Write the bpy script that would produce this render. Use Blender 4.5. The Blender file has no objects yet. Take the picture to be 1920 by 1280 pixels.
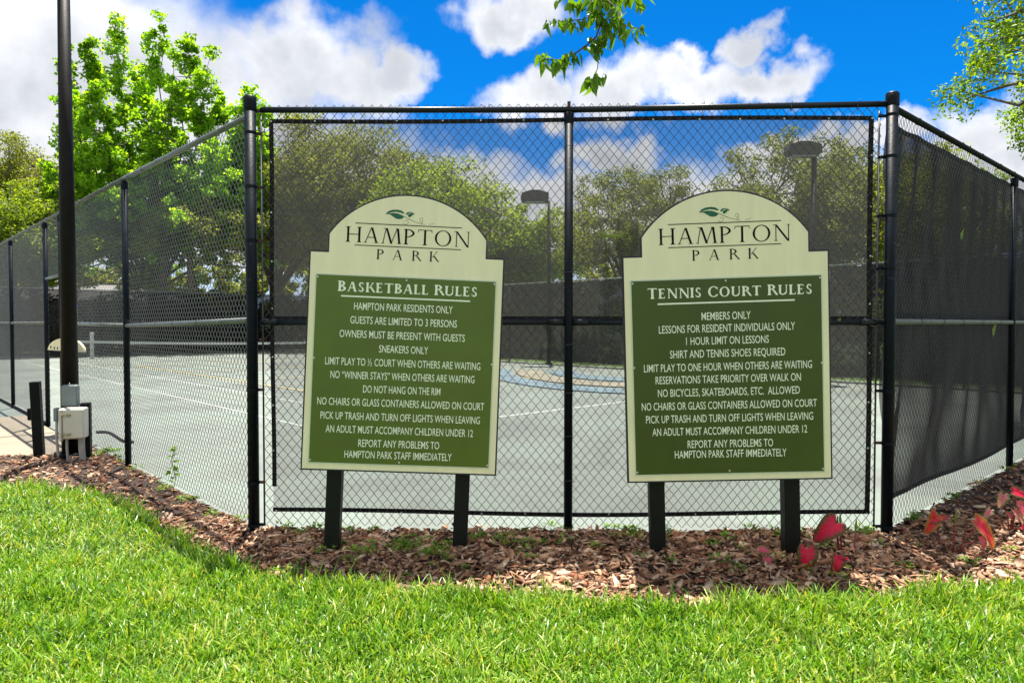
import bpy, math, random
import numpy as np
from mathutils import Vector, Matrix, Euler

# ------------------------------------------------------------------ camera, sky, sun, exposure
sc = bpy.context.scene
COL = sc.collection
F_PX, PITCH, EYE = 1335.0, math.atan(35 / 1335.0), 1.5
cam_data = bpy.data.cameras.new('camera')
cam_data.sensor_width = 36.0
cam_data.lens = 36.0 * F_PX / 1920.0
cam_data.clip_start = 0.05
cam_data.clip_end = 2000
cam = bpy.data.objects.new('camera', cam_data)
cam.location = (0, 0, EYE)
cam.rotation_euler = (math.pi / 2 - PITCH, 0, 0)
COL.objects.link(cam)
sc.camera = cam

SUN_EL, SUN_AZ = math.radians(75.0), math.radians(-2.0)   # azimuth from +Y towards +X
SKY_STRENGTH = 0.15
world = bpy.data.worlds.new('World')
sc.world = world
world.use_nodes = True

sun_data = bpy.data.lights.new('sun', 'SUN')
sun_data.energy = 4.7
sun_data.angle = math.radians(0.5)
sun_data.color = (1.0, 0.95, 0.86)
sun = bpy.data.objects.new('sun', sun_data)
sun_dir = Vector((math.cos(SUN_EL) * math.sin(SUN_AZ), math.cos(SUN_EL) * math.cos(SUN_AZ), math.sin(SUN_EL)))
sun.rotation_euler = sun_dir.to_track_quat('Z', 'Y').to_euler()
sun.location = (0, 20, 60)
COL.objects.link(sun)

sc.view_settings.view_transform = 'Standard'
sc.view_settings.look = 'None'
sc.view_settings.gamma = 1.0
sc.view_settings.use_curve_mapping = False
sc.view_settings.exposure = 1.50
sc.render.engine = 'CYCLES'
sc.cycles.transparent_max_bounces = 24
sc.cycles.max_bounces = 8


def px_dir(px, py):
    c, s = math.cos(PITCH), math.sin(PITCH)
    u, v = (px - 960) / F_PX, (640 - py) / F_PX
    return Vector((u, c + v * s, -s + v * c))


def at(px, py, Y):
    """world point at depth Y metres in front of the camera that shows at this pixel of the photograph"""
    d = px_dir(px, py)
    return Vector((0, 0, EYE)) + d * (Y / d.y)


def build_sky():
    nt = world.node_tree
    N, L = nt.nodes, nt.links
    N.clear()

    def math_(op, a, b=None, clamp=False):
        n = N.new('ShaderNodeMath'); n.operation = op; n.use_clamp = clamp
        for i, x in enumerate((a, b)):
            if x is None: continue
            if isinstance(x, (int, float)): n.inputs[i].default_value = x
            else: L.new(x, n.inputs[i])
        return n.outputs[0]

    def vmath(op, a, b=None):
        n = N.new('ShaderNodeVectorMath'); n.operation = op
        for i, x in enumerate((a, b)):
            if x is None: continue
            if isinstance(x, (tuple, list, Vector)): n.inputs[i].default_value = tuple(x)
            else: L.new(x, n.inputs[i])
        return n.outputs['Value'] if op == 'LENGTH' else n.outputs[0]

    def noise(vec, scale, detail, rough, dist=0.0):
        n = N.new('ShaderNodeTexNoise')
        n.inputs['Scale'].default_value = scale
        n.inputs['Detail'].default_value = detail
        n.inputs['Roughness'].default_value = rough
        n.inputs['Distortion'].default_value = dist
        L.new(vec, n.inputs['Vector'])
        return n.outputs['Fac']

    def smooth(x, lo, hi):
        n = N.new('ShaderNodeMapRange'); n.interpolation_type = 'SMOOTHSTEP'
        L.new(x, n.inputs['Value'])
        n.inputs['From Min'].default_value = lo; n.inputs['From Max'].default_value = hi
        return n.outputs['Result']

    sky = N.new('ShaderNodeTexSky'); sky.sky_type = 'NISHITA'
    sky.sun_disc = False
    sky.sun_elevation = SUN_EL; sky.sun_rotation = SUN_AZ
    sky.air_density = 1.0; sky.dust_density = 0.0; sky.ozone_density = 6.0
    tc = N.new('ShaderNodeTexCoord')
    d = vmath('NORMALIZE', tc.outputs['Generated'])
    # deep polarised-looking blue, the same all round
    tint = N.new('ShaderNodeMix'); tint.data_type = 'RGBA'; tint.blend_type = 'MULTIPLY'
    tint.inputs[0].default_value = 1.0
    L.new(sky.outputs[0], tint.inputs[6]); tint.inputs[7].default_value = (0.006, 0.205, 0.375, 1)
    # cumulus banks: soft ellipsoids around directions in the sky, broken up by noise
    blobs = [(150, 150, 430, 215), (380, 260, 420, 120), (590, 125, 205, 100), (745, 140, 85, 62), (60, 330, 500, 190),
             (955, 18, 112, 48), (1310, 150, 160, 58), (1400, 80, 52, 48), (1000, 185, 90, 50), (1130, 170, 120, 60),
             (1420, 150, 120, 45), (1290, 95, 45, 45), (1850, 250, 115, 66), (1930, 290, 150, 70), (700, 330, 330, 60),
             (1150, 290, 120, 40), (1480, 290, 150, 45), (1640, 250, 90, 40), (1000, 420, 1500, 110), (2300, 200, 200, 90),
             (-500, 60, 320, 240), (2700, -100, 200, 120)]
    warp = noise(d, 7.0, 5.0, 0.52)
    wv = N.new('ShaderNodeTexNoise'); wv.inputs['Scale'].default_value = 13.0; wv.inputs['Detail'].default_value = 6.0
    wv.inputs['Roughness'].default_value = 0.52
    L.new(d, wv.inputs['Vector'])
    off = vmath('SUBTRACT', wv.outputs['Color'], (0.5, 0.5, 0.5))
    sc_ = N.new('ShaderNodeVectorMath'); sc_.operation = 'SCALE'; L.new(off, sc_.inputs[0]); sc_.inputs['Scale'].default_value = 0.15
    dw = vmath('ADD', d, sc_.outputs[0])
    acc = None
    for (bx, by, rx, ry) in blobs:
        c = px_dir(bx, by).normalized()
        k = 1.0 / max(0.6, math.hypot((bx - 960) / F_PX, 1.0))
        ra, rb = rx / F_PX * k, ry / F_PX * k
        e = vmath('LENGTH', vmath('MULTIPLY', vmath('SUBTRACT', dw, tuple(c)), (1 / ra, 1 / ra, 1 / rb)))
        v = math_('SUBTRACT', 1.0, e)
        acc = v if acc is None else math_('MAXIMUM', acc, v)
    # behind and above the frame: unseen cloud, thickened to fill the shaded signs
    sep = N.new('ShaderNodeSeparateXYZ'); L.new(d, sep.inputs[0])
    rear = smooth(math_('MULTIPLY', sep.outputs[1], -1.0), -0.45, 0.1)
    rn = math_('SUBTRACT', math_('MULTIPLY', noise(d, 2.3, 6.0, 0.6), 2.6), 0.80)
    acc = math_('MAXIMUM', acc, math_('SUBTRACT', math_('MULTIPLY', rn, rear), math_('MULTIPLY', math_('SUBTRACT', 1.0, rear), 0.4)))
    dens = math_('ADD', acc, math_('MULTIPLY', math_('SUBTRACT', warp, 0.5), 0.75))
    mask = smooth(dens, -0.10, 0.50)
    # cloud colour: white tops, lavender-grey thick parts
    g = noise(d, 6.0, 5.0, 0.55)
    g2 = noise(d, 14.0, 6.0, 0.6)
    tt_ = math_('ADD', math_('MULTIPLY', dens, 0.45), math_('ADD', math_('MULTIPLY', math_('SUBTRACT', g, 0.5), 2.0), math_('MULTIPLY', math_('SUBTRACT', g2, 0.5), 0.9)))
    thick = smooth(tt_, -0.35, 0.75)
    cc = N.new('ShaderNodeMix'); cc.data_type = 'RGBA'
    L.new(thick, cc.inputs[0])
    cc.inputs[6].default_value = (2.75, 2.78, 2.86, 1); cc.inputs[7].default_value = (1.55, 1.63, 1.80, 1)
    # the air pales towards the horizon
    low = N.new('ShaderNodeMix'); low.data_type = 'RGBA'
    L.new(math_('SUBTRACT', 1.0, smooth(math_('ABSOLUTE', sep.outputs[2]), 0.02, 0.24)), low.inputs[0])
    L.new(tint.outputs[2], low.inputs[6]); low.inputs[7].default_value = (1.6, 2.0, 2.5, 1)
    mix = N.new('ShaderNodeMix'); mix.data_type = 'RGBA'
    L.new(mask, mix.inputs[0]); L.new(low.outputs[2], mix.inputs[6]); L.new(cc.outputs[2], mix.inputs[7])
    bg = N.new('ShaderNodeBackground'); bg.inputs['Strength'].default_value = SKY_STRENGTH
    L.new(mix.outputs[2], bg.inputs['Color'])
    out = N.new('ShaderNodeOutputWorld'); L.new(bg.outputs[0], out.inputs['Surface'])


build_sky()

# ------------------------------------------------------------------ materials
MATS = {}


def nodemat(name):
    m = bpy.data.materials.new(name); m.use_nodes = True
    nt = m.node_tree; nt.nodes.clear()
    out = nt.nodes.new('ShaderNodeOutputMaterial')
    MATS[name] = m
    return m, nt.nodes, nt.links, out


def ramp(N, stops):
    r = N.new('ShaderNodeValToRGB')
    e = r.color_ramp.elements
    while len(e) < len(stops): e.new(0.5)
    for q, (p, c) in zip(e, stops):
        q.position = p; q.color = tuple(c) + (1,)
    return r


def mat_plain(name, col, rough=0.5, metal=0.0, var=0.12, nscale=8.0, bump=0.0, bscale=60.0, spec=0.5, stretch=None, dirt=None):
    """colour with mottled wear and fine relief"""
    m, N, L, out = nodemat(name)
    b = N.new('ShaderNodeBsdfPrincipled')
    tc = N.new('ShaderNodeTexCoord')
    mp = N.new('ShaderNodeMapping'); L.new(tc.outputs['Object'], mp.inputs[0])
    if stretch: mp.inputs['Scale'].default_value = stretch
    n = N.new('ShaderNodeTexNoise'); n.inputs['Scale'].default_value = nscale; n.inputs['Detail'].default_value = 6
    n.inputs['Roughness'].default_value = 0.65
    L.new(mp.outputs[0], n.inputs['Vector'])
    lo = [max(0, c * (1 - var)) for c in col]; hi = [min(1, c * (1 + var)) for c in col]
    stops = [(0.3, lo), (0.7, hi)]
    if dirt: stops = [(0.27, dirt), (0.36, lo), (0.7, hi)]
    r = ramp(N, stops); L.new(n.outputs['Fac'], r.inputs[0])
    L.new(r.outputs[0], b.inputs['Base Color'])
    b.inputs['Metallic'].default_value = metal
    b.inputs['Specular IOR Level'].default_value = spec
    mr = N.new('ShaderNodeMapRange'); L.new(n.outputs['Fac'], mr.inputs[0])
    mr.inputs[3].default_value = max(0, rough - 0.1); mr.inputs[4].default_value = min(1, rough + 0.12)
    L.new(mr.outputs[0], b.inputs['Roughness'])
    if bump:
        n2 = N.new('ShaderNodeTexNoise'); n2.inputs['Scale'].default_value = bscale; n2.inputs['Detail'].default_value = 4
        L.new(mp.outputs[0], n2.inputs['Vector'])
        bp = N.new('ShaderNodeBump'); bp.inputs['Strength'].default_value = bump; bp.inputs['Distance'].default_value = 0.01
        L.new(n2.outputs['Fac'], bp.inputs['Height']); L.new(bp.outputs[0], b.inputs['Normal'])
    L.new(b.outputs[0], out.inputs[0])
    return m


def mat_leaf(name, cols, trans=0.5, rough=0.45, tcol=None, nscale=0.6, patch=1.6):
    """leaf: each leaf its own tone, light passes through"""
    m, N, L, out = nodemat(name)
    g = N.new('ShaderNodeNewGeometry')
    k = len(cols)
    r = ramp(N, [(i / max(1, k - 1), c) for i, c in enumerate(cols)])
    tc = N.new('ShaderNodeTexCoord')
    n = N.new('ShaderNodeTexNoise'); n.inputs['Scale'].default_value = nscale; n.inputs['Detail'].default_value = 3
    L.new(tc.outputs['Object'], n.inputs['Vector'])
    a = N.new('ShaderNodeMath'); a.operation = 'ADD'
    s = N.new('ShaderNodeMath'); s.operation = 'MULTIPLY_ADD'; s.inputs[1].default_value = patch; s.inputs[2].default_value = -patch / 2
    L.new(n.outputs['Fac'], s.inputs[0]); L.new(s.outputs[0], a.inputs[0]); L.new(g.outputs['Random Per Island'], a.inputs[1])
    L.new(a.outputs[0], r.inputs[0])
    b = N.new('ShaderNodeBsdfPrincipled'); b.inputs['Roughness'].default_value = rough
    b.inputs['Specular IOR Level'].default_value = 0.35
    t = N.new('ShaderNodeBsdfTranslucent')
    tm = N.new('ShaderNodeMix'); tm.data_type = 'RGBA'; tm.blend_type = 'MULTIPLY'; tm.inputs[0].default_value = 1
    L.new(r.outputs[0], tm.inputs[6]); tm.inputs[7].default_value = tuple(tcol or (1.6, 1.5, 0.6)) + (1,)
    L.new(r.outputs[0], b.inputs['Base Color']); L.new(tm.outputs[2], t.inputs[0])
    mx = N.new('ShaderNodeMixShader'); mx.inputs[0].default_value = trans
    L.new(b.outputs[0], mx.inputs[1]); L.new(t.outputs[0], mx.inputs[2]); L.new(mx.outputs[0], out.inputs[0])
    return m


def mat_screen(name, t0, col, trans_col):
    """woven shade cloth: a fraction t0 of the light passes straight through, less of it at a slant"""
    m, N, L, out = nodemat(name)
    g = N.new('ShaderNodeNewGeometry')
    dt = N.new('ShaderNodeVectorMath'); dt.operation = 'DOT_PRODUCT'
    L.new(g.outputs['Incoming'], dt.inputs[0]); L.new(g.outputs['True Normal'], dt.inputs[1])
    ab = N.new('ShaderNodeMath'); ab.operation = 'ABSOLUTE'; L.new(dt.outputs['Value'], ab.inputs[0])
    mxm = N.new('ShaderNodeMath'); mxm.operation = 'MAXIMUM'; mxm.inputs[1].default_value = 0.05; L.new(ab.outputs[0], mxm.inputs[0])
    inv = N.new('ShaderNodeMath'); inv.operation = 'DIVIDE'; inv.inputs[0].default_value = 1.0; L.new(mxm.outputs[0], inv.inputs[1])
    pw = N.new('ShaderNodeMath'); pw.operation = 'POWER'; pw.inputs[0].default_value = t0; L.new(inv.outputs[0], pw.inputs[1])
    tc = N.new('ShaderNodeTexCoord')
    n = N.new('ShaderNodeTexNoise'); n.inputs['Scale'].default_value = 2.5; n.inputs['Detail'].default_value = 5
    L.new(tc.outputs['Object'], n.inputs['Vector'])
    mr = N.new('ShaderNodeMapRange'); L.new(n.outputs['Fac'], mr.inputs[0]); mr.inputs[3].default_value = 0.9; mr.inputs[4].default_value = 1.08
    mu = N.new('ShaderNodeMath'); mu.operation = 'MULTIPLY'; mu.use_clamp = True
    L.new(pw.outputs[0], mu.inputs[0]); L.new(mr.outputs[0], mu.inputs[1])
    df = N.new('ShaderNodeBsdfDiffuse'); df.inputs[0].default_value = col + (1,)
    tl = N.new('ShaderNodeBsdfTranslucent'); tl.inputs[0].default_value = trans_col + (1,)
    m1 = N.new('ShaderNodeMixShader'); m1.inputs[0].default_value = 0.5
    L.new(df.outputs[0], m1.inputs[1]); L.new(tl.outputs[0], m1.inputs[2])
    tr = N.new('ShaderNodeBsdfTransparent')
    m2 = N.new('ShaderNodeMixShader'); L.new(mu.outputs[0], m2.inputs[0])
    L.new(m1.outputs[0], m2.inputs[1]); L.new(tr.outputs[0], m2.inputs[2]); L.new(m2.outputs[0], out.inputs[0])
    return m


def mat_island(name, cols, rough=0.8, nscale=30.0, spec=0.3):
    """each loose piece its own tone"""
    m, N, L, out = nodemat(name)
    g = N.new('ShaderNodeNewGeometry')
    r = ramp(N, [(i / (len(cols) - 1), c) for i, c in enumerate(cols)])
    r.color_ramp.interpolation = 'LINEAR'
    L.new(g.outputs['Random Per Island'], r.inputs[0])
    tc = N.new('ShaderNodeTexCoord')
    n = N.new('ShaderNodeTexNoise'); n.inputs['Scale'].default_value = nscale; n.inputs['Detail'].default_value = 4
    L.new(tc.outputs['Object'], n.inputs['Vector'])
    mr = N.new('ShaderNodeMapRange'); L.new(n.outputs['Fac'], mr.inputs[0]); mr.inputs[1].default_value = 0.3; mr.inputs[2].default_value = 0.7
    mr.inputs[3].default_value = 0.7; mr.inputs[4].default_value = 1.2
    mx = N.new('ShaderNodeVectorMath'); mx.operation = 'SCALE'; L.new(r.outputs[0], mx.inputs[0]); L.new(mr.outputs[0], mx.inputs['Scale'])
    b = N.new('ShaderNodeBsdfPrincipled'); b.inputs['Roughness'].default_value = rough; b.inputs['Specular IOR Level'].default_value = spec
    L.new(mx.outputs[0], b.inputs['Base Color']); L.new(b.outputs[0], out.inputs[0])
    return m


def mat_court():
    m, N, L, out = nodemat('court_green')
    tc = N.new('ShaderNodeTexCoord')
    b = N.new('ShaderNodeBsdfPrincipled'); b.inputs['Roughness'].default_value = 0.75
    n1 = N.new('ShaderNodeTexNoise'); n1.inputs['Scale'].default_value = 0.55; n1.inputs['Detail'].default_value = 7; n1.inputs['Roughness'].default_value = 0.7
    n1.inputs['Distortion'].default_value = 0.6
    L.new(tc.outputs['Object'], n1.inputs['Vector'])
    r = ramp(N, [(0.3, (0.100, 0.112, 0.098)), (0.5, (0.150, 0.172, 0.148)), (0.7, (0.170, 0.218, 0.182))])
    L.new(n1.outputs['Fac'], r.inputs[0])
    n2 = N.new('ShaderNodeTexNoise'); n2.inputs['Scale'].default_value = 45; n2.inputs['Detail'].default_value = 3
    L.new(tc.outputs['Object'], n2.inputs['Vector'])
    mr = N.new('ShaderNodeMapRange'); L.new(n2.outputs['Fac'], mr.inputs[0]); mr.inputs[3].default_value = 0.85; mr.inputs[4].default_value = 1.12
    mx = N.new('ShaderNodeVectorMath'); mx.operation = 'SCALE'; L.new(r.outputs[0], mx.inputs[0]); L.new(mr.outputs[0], mx.inputs['Scale'])
    L.new(mx.outputs[0], b.inputs['Base Color']); L.new(b.outputs[0], out.inputs[0])
    return m


def mat_caladium(name, centre, mid, rim):
    """leaf painted from a hot centre to a green rim, with veins; uses the leaf's own UV"""
    m, N, L, out = nodemat(name)
    uv = N.new('ShaderNodeUVMap'); uv.uv_map = 'UVMap'
    sp = N.new('ShaderNodeSeparateXYZ'); L.new(uv.outputs[0], sp.inputs[0])
    tc = N.new('ShaderNodeTexCoord')
    n = N.new('ShaderNodeTexNoise'); n.inputs['Scale'].default_value = 40; n.inputs['Detail'].default_value = 4
    L.new(tc.outputs['Object'], n.inputs['Vector'])
    w = N.new('ShaderNodeMath'); w.operation = 'SINE'
    a = N.new('ShaderNodeMath'); a.operation = 'MULTIPLY'; a.inputs[1].default_value = 9 * 2 * math.pi; L.new(sp.outputs[1], a.inputs[0]); L.new(a.outputs[0], w.inputs[0])
    s1 = N.new('ShaderNodeMath'); s1.operation = 'MULTIPLY_ADD'; s1.inputs[1].default_value = 0.09; L.new(w.outputs[0], s1.inputs[0]); L.new(sp.outputs[0], s1.inputs[2])
    s2 = N.new('ShaderNodeMath'); s2.operation = 'MULTIPLY_ADD'; s2.inputs[1].default_value = 0.5; s2.inputs[2].default_value = -0.25; L.new(n.outputs['Fac'], s2.inputs[0])
    s3 = N.new('ShaderNodeMath'); s3.operation = 'ADD'; L.new(s1.outputs[0], s3.inputs[0]); L.new(s2.outputs[0], s3.inputs[1])
    r = ramp(N, [(0.2, centre), (0.6, mid), (0.82, rim), (1.0, rim)])
    L.new(s3.outputs[0], r.inputs[0])
    b = N.new('ShaderNodeBsdfPrincipled'); b.inputs['Roughness'].default_value = 0.4
    t = N.new('ShaderNodeBsdfTranslucent')
    L.new(r.outputs[0], b.inputs['Base Color']); L.new(r.outputs[0], t.inputs[0])
    mx = N.new('ShaderNodeMixShader'); mx.inputs[0].default_value = 0.45
    L.new(b.outputs[0], mx.inputs[1]); L.new(t.outputs[0], mx.inputs[2]); L.new(mx.outputs[0], out.inputs[0])
    return m


M = {}
M['post'] = mat_plain('fence_post_paint', (0.003, 0.0065, 0.011), 0.42, 0.0, 0.35, 17, 0.15, 90, spec=0.14, dirt=(0.035, 0.042, 0.045))
M['rail'] = mat_plain('fence_rail_paint', (0.004, 0.008, 0.011), 0.42, 0.0, 0.4, 18, 0.1, 90, spec=0.30)
M['rail_worn'] = mat_plain('galvanised_rail_worn', (0.15, 0.17, 0.16), 0.45, 0.3, 0.3, 16, 0.15, 80)
M['wire'] = mat_plain('black_vinyl_wire', (0.006, 0.007, 0.009), 0.42, 0.0, 0.3, 20, spec=1.0)
M['wire_grey'] = mat_plain('weathered_grey_wire', (0.12, 0.124, 0.12), 0.34, 0.0, 0.3, 20, spec=1.0)
M['rust'] = mat_plain('rusty_steel', (0.075, 0.030, 0.022), 0.75, 0.0, 0.5, 40, 0.3, 120)
M['steel'] = mat_plain('bright_steel', (0.62, 0.62, 0.60), 0.35, 0.7, 0.15, 40)
M['hem'] = mat_plain('black_hem_tape', (0.006, 0.005, 0.007), 0.6, 0, 0.3, 25, 0.5, 70, spec=0.25)
M['screen'] = mat_screen('windscreen_cloth', 0.60, (0.11, 0.11, 0.10), (0.12, 0.12, 0.11))
M['screen_dark'] = mat_screen('windscreen_cloth_dark', 0.34, (0.014, 0.014, 0.015), (0.034, 0.034, 0.034))
M['screen_far'] = mat_screen('windscreen_cloth_far', 0.15, (0.012, 0.012, 0.015), (0.014, 0.014, 0.015))
M['cream'] = mat_plain('cream_sign_paint', (0.88, 0.84, 0.56), 0.55, 0, 0.05, 2.2, 0.02, 60, stretch=(5, 5, 0.8), dirt=(0.74, 0.62, 0.32))
M['board_edge'] = mat_plain('black_board_edge', (0.012, 0.016, 0.024), 0.5, 0, 0.3, 30, 0.2, 60)
M['panel_edge'] = mat_plain('pale_panel_edge', (0.62, 0.70, 0.52), 0.5, 0, 0.05, 5)
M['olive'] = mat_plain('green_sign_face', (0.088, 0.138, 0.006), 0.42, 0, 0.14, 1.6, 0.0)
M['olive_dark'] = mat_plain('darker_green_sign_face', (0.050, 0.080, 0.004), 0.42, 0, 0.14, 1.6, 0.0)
M['ink_light'] = mat_plain('pale_lettering', (0.86, 0.93, 0.74), 0.5, 0, 0.04, 6)
M['ink_dark'] = mat_plain('black_lettering', (0.004, 0.005, 0.004), 0.6, 0, 0.1, 6, spec=0.1)
M['ink_teal'] = mat_plain('teal_leaf_print', (0.004, 0.115, 0.055), 0.5, 0, 0.08, 6)
M['sign_post'] = mat_plain('black_sign_post', (0.007, 0.0085, 0.007), 0.5, 0, 0.35, 12, 0.25, 60, spec=0.2, stretch=(3, 3, 0.6))
M['pole'] = mat_plain('dark_bronze_pole', (0.008, 0.0065, 0.0055), 0.5, 0, 0.4, 10, 0.1, 50, spec=0.15)
M['bollard'] = mat_plain('black_bollard', (0.004, 0.005, 0.006), 0.5, 0, 0.4, 12, 0.2, 50, spec=0.15)
M['box_white'] = mat_plain('weathered_white_plastic', (0.60, 0.58, 0.50), 0.55, 0, 0.06, 9, 0.05, 50)
M['box_grey'] = mat_plain('grey_plastic_box', (0.20, 0.235, 0.24), 0.5, 0, 0.1, 9)
M['conduit'] = mat_plain('grey_conduit', (0.35, 0.35, 0.33), 0.55, 0, 0.15, 20)
M['latch'] = mat_plain('worn_latch', (0.38, 0.30, 0.18), 0.4, 0.5, 0.3, 30)
M['concrete'] = mat_plain('pale_concrete', (0.245, 0.205, 0.145), 0.85, 0, 0.12, 3.0, 0.2, 120, dirt=(0.16, 0.14, 0.10))
M['soil'] = mat_plain('dark_soil', (0.050, 0.030, 0.020), 0.95, 0, 0.4, 9, 0.6, 40)
M['thatch'] = mat_plain('lawn_thatch', (0.026, 0.042, 0.009), 0.95, 0, 0.4, 12, 0.8, 40)
M['far_grass'] = mat_plain('distant_grass', (0.060, 0.105, 0.020), 0.95, 0, 0.3, 1.2, 0.6, 10)
M['bark'] = mat_plain('grey_bark', (0.115, 0.095, 0.075), 0.9, 0, 0.4, 5, 0.8, 18, stretch=(3, 3, 0.7))
M['twig'] = mat_plain('brown_twig', (0.10, 0.055, 0.030), 0.8, 0, 0.3, 30)
M['white_line'] = mat_plain('white_court_line', (0.42, 0.44, 0.41), 0.8, 0, 0.25, 3)
M['yellow_line'] = mat_plain('yellow_court_line', (0.60, 0.46, 0.16), 0.7, 0, 0.1, 2)
M['net_cord'] = mat_plain('black_net_cord', (0.012, 0.012, 0.014), 0.8)
M['net_band'] = mat_plain('white_net_band', (0.48, 0.50, 0.47), 0.8, 0, 0.12, 4)
M['court'] = mat_court()
M['car'] = mat_plain('silver_car_paint', (0.48, 0.50, 0.52), 0.25, 0.4, 0.04, 3)
M['glass'] = mat_plain('dark_car_glass', (0.012, 0.016, 0.020), 0.08, 0.0, 0.1, 3, spec=0.9)
M['tyre'] = mat_plain('black_tyre', (0.012, 0.012, 0.012), 0.85)
M['lamp'] = mat_plain('brown_lamp_housing', (0.030, 0.026, 0.024), 0.5, 0, 0.2, 6)
M['lens'] = mat_plain('lamp_lens', (0.35, 0.36, 0.36), 0.3)
M['blue'] = mat_plain('bright_blue_plastic', (0.010, 0.12, 0.55), 0.4)
M['white'] = mat_plain('white_plastic', (0.78, 0.80, 0.82), 0.45, 0, 0.04, 5)
M['roof'] = mat_plain('brown_shingle_roof', (0.22, 0.21, 0.20), 0.9, 0, 0.2, 8)
M['wall'] = mat_plain('tan_house_wall', (0.42, 0.38, 0.32), 0.9, 0, 0.08, 3)
M['chips'] = mat_island('bark_chips', [(0.022, 0.010, 0.006), (0.12, 0.052, 0.026), (0.28, 0.145, 0.075), (0.46, 0.28, 0.165), (0.24, 0.080, 0.036), (0.66, 0.47, 0.32), (0.045, 0.023, 0.014)])
M['grass'] = mat_leaf('lawn_blades', [(0.030, 0.110, 0.005), (0.080, 0.210, 0.008), (0.145, 0.320, 0.012), (0.23, 0.41, 0.025), (0.44, 0.48, 0.12)], 0.36, 0.38, (1.6, 1.35, 0.35), 2.2, 0.7)
M['weed'] = mat_leaf('weed_leaves', [(0.05, 0.13, 0.012), (0.13, 0.28, 0.02), (0.28, 0.42, 0.04)], 0.4, 0.5)
M['leaf_maple'] = mat_leaf('lime_tree_leaves', [(0.09, 0.20, 0.012), (0.18, 0.37, 0.020), (0.30, 0.54, 0.04)], 0.62, 0.5, (1.9, 1.6, 0.5), 0.25)
M['leaf_oak'] = mat_leaf('oak_leaves', [(0.09, 0.12, 0.025), (0.16, 0.20, 0.040), (0.25, 0.29, 0.06)], 0.58, 0.5, (1.5, 1.35, 0.55), 0.2)
M['leaf_yellow'] = mat_leaf('yellow_green_leaves', [(0.09, 0.155, 0.016), (0.17, 0.26, 0.024), (0.28, 0.38, 0.04)], 0.6, 0.5, (1.6, 1.4, 0.5), 0.2)
M['leaf_near'] = mat_leaf('elm_leaves', [(0.07, 0.15, 0.010), (0.14, 0.27, 0.014), (0.24, 0.38, 0.025)], 0.55, 0.45, (1.8, 1.5, 0.4), 1.0)
M['leaf_branch'] = mat_leaf('hanging_branch_leaves', [(0.045, 0.115, 0.008), (0.10, 0.22, 0.012), (0.20, 0.34, 0.02)], 0.5, 0.4, (1.7, 1.5, 0.35), 4.0)
M['cal_red'] = mat_caladium('caladium_crimson', (0.85, 0.012, 0.075), (0.70, 0.014, 0.06), (0.095, 0.085, 0.020))
M['cal_pink'] = mat_caladium('caladium_pink', (0.80, 0.12, 0.22), (0.72, 0.10, 0.16), (0.16, 0.17, 0.05))
M['cal_pale'] = mat_caladium('caladium_pale', (0.75, 0.20, 0.24), (0.66, 0.30, 0.26), (0.16, 0.20, 0.06))
M['cal_orange'] = mat_caladium('caladium_orange', (0.80, 0.02, 0.06), (0.75, 0.06, 0.05), (0.40, 0.20, 0.03))
M['stalk'] = mat_plain('red_stalk', (0.22, 0.035, 0.025), 0.5, 0, 0.3, 30)
M['bud'] = mat_leaf('furled_leaf', [(0.12, 0.20, 0.03), (0.26, 0.36, 0.06)], 0.4, 0.5)


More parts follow.
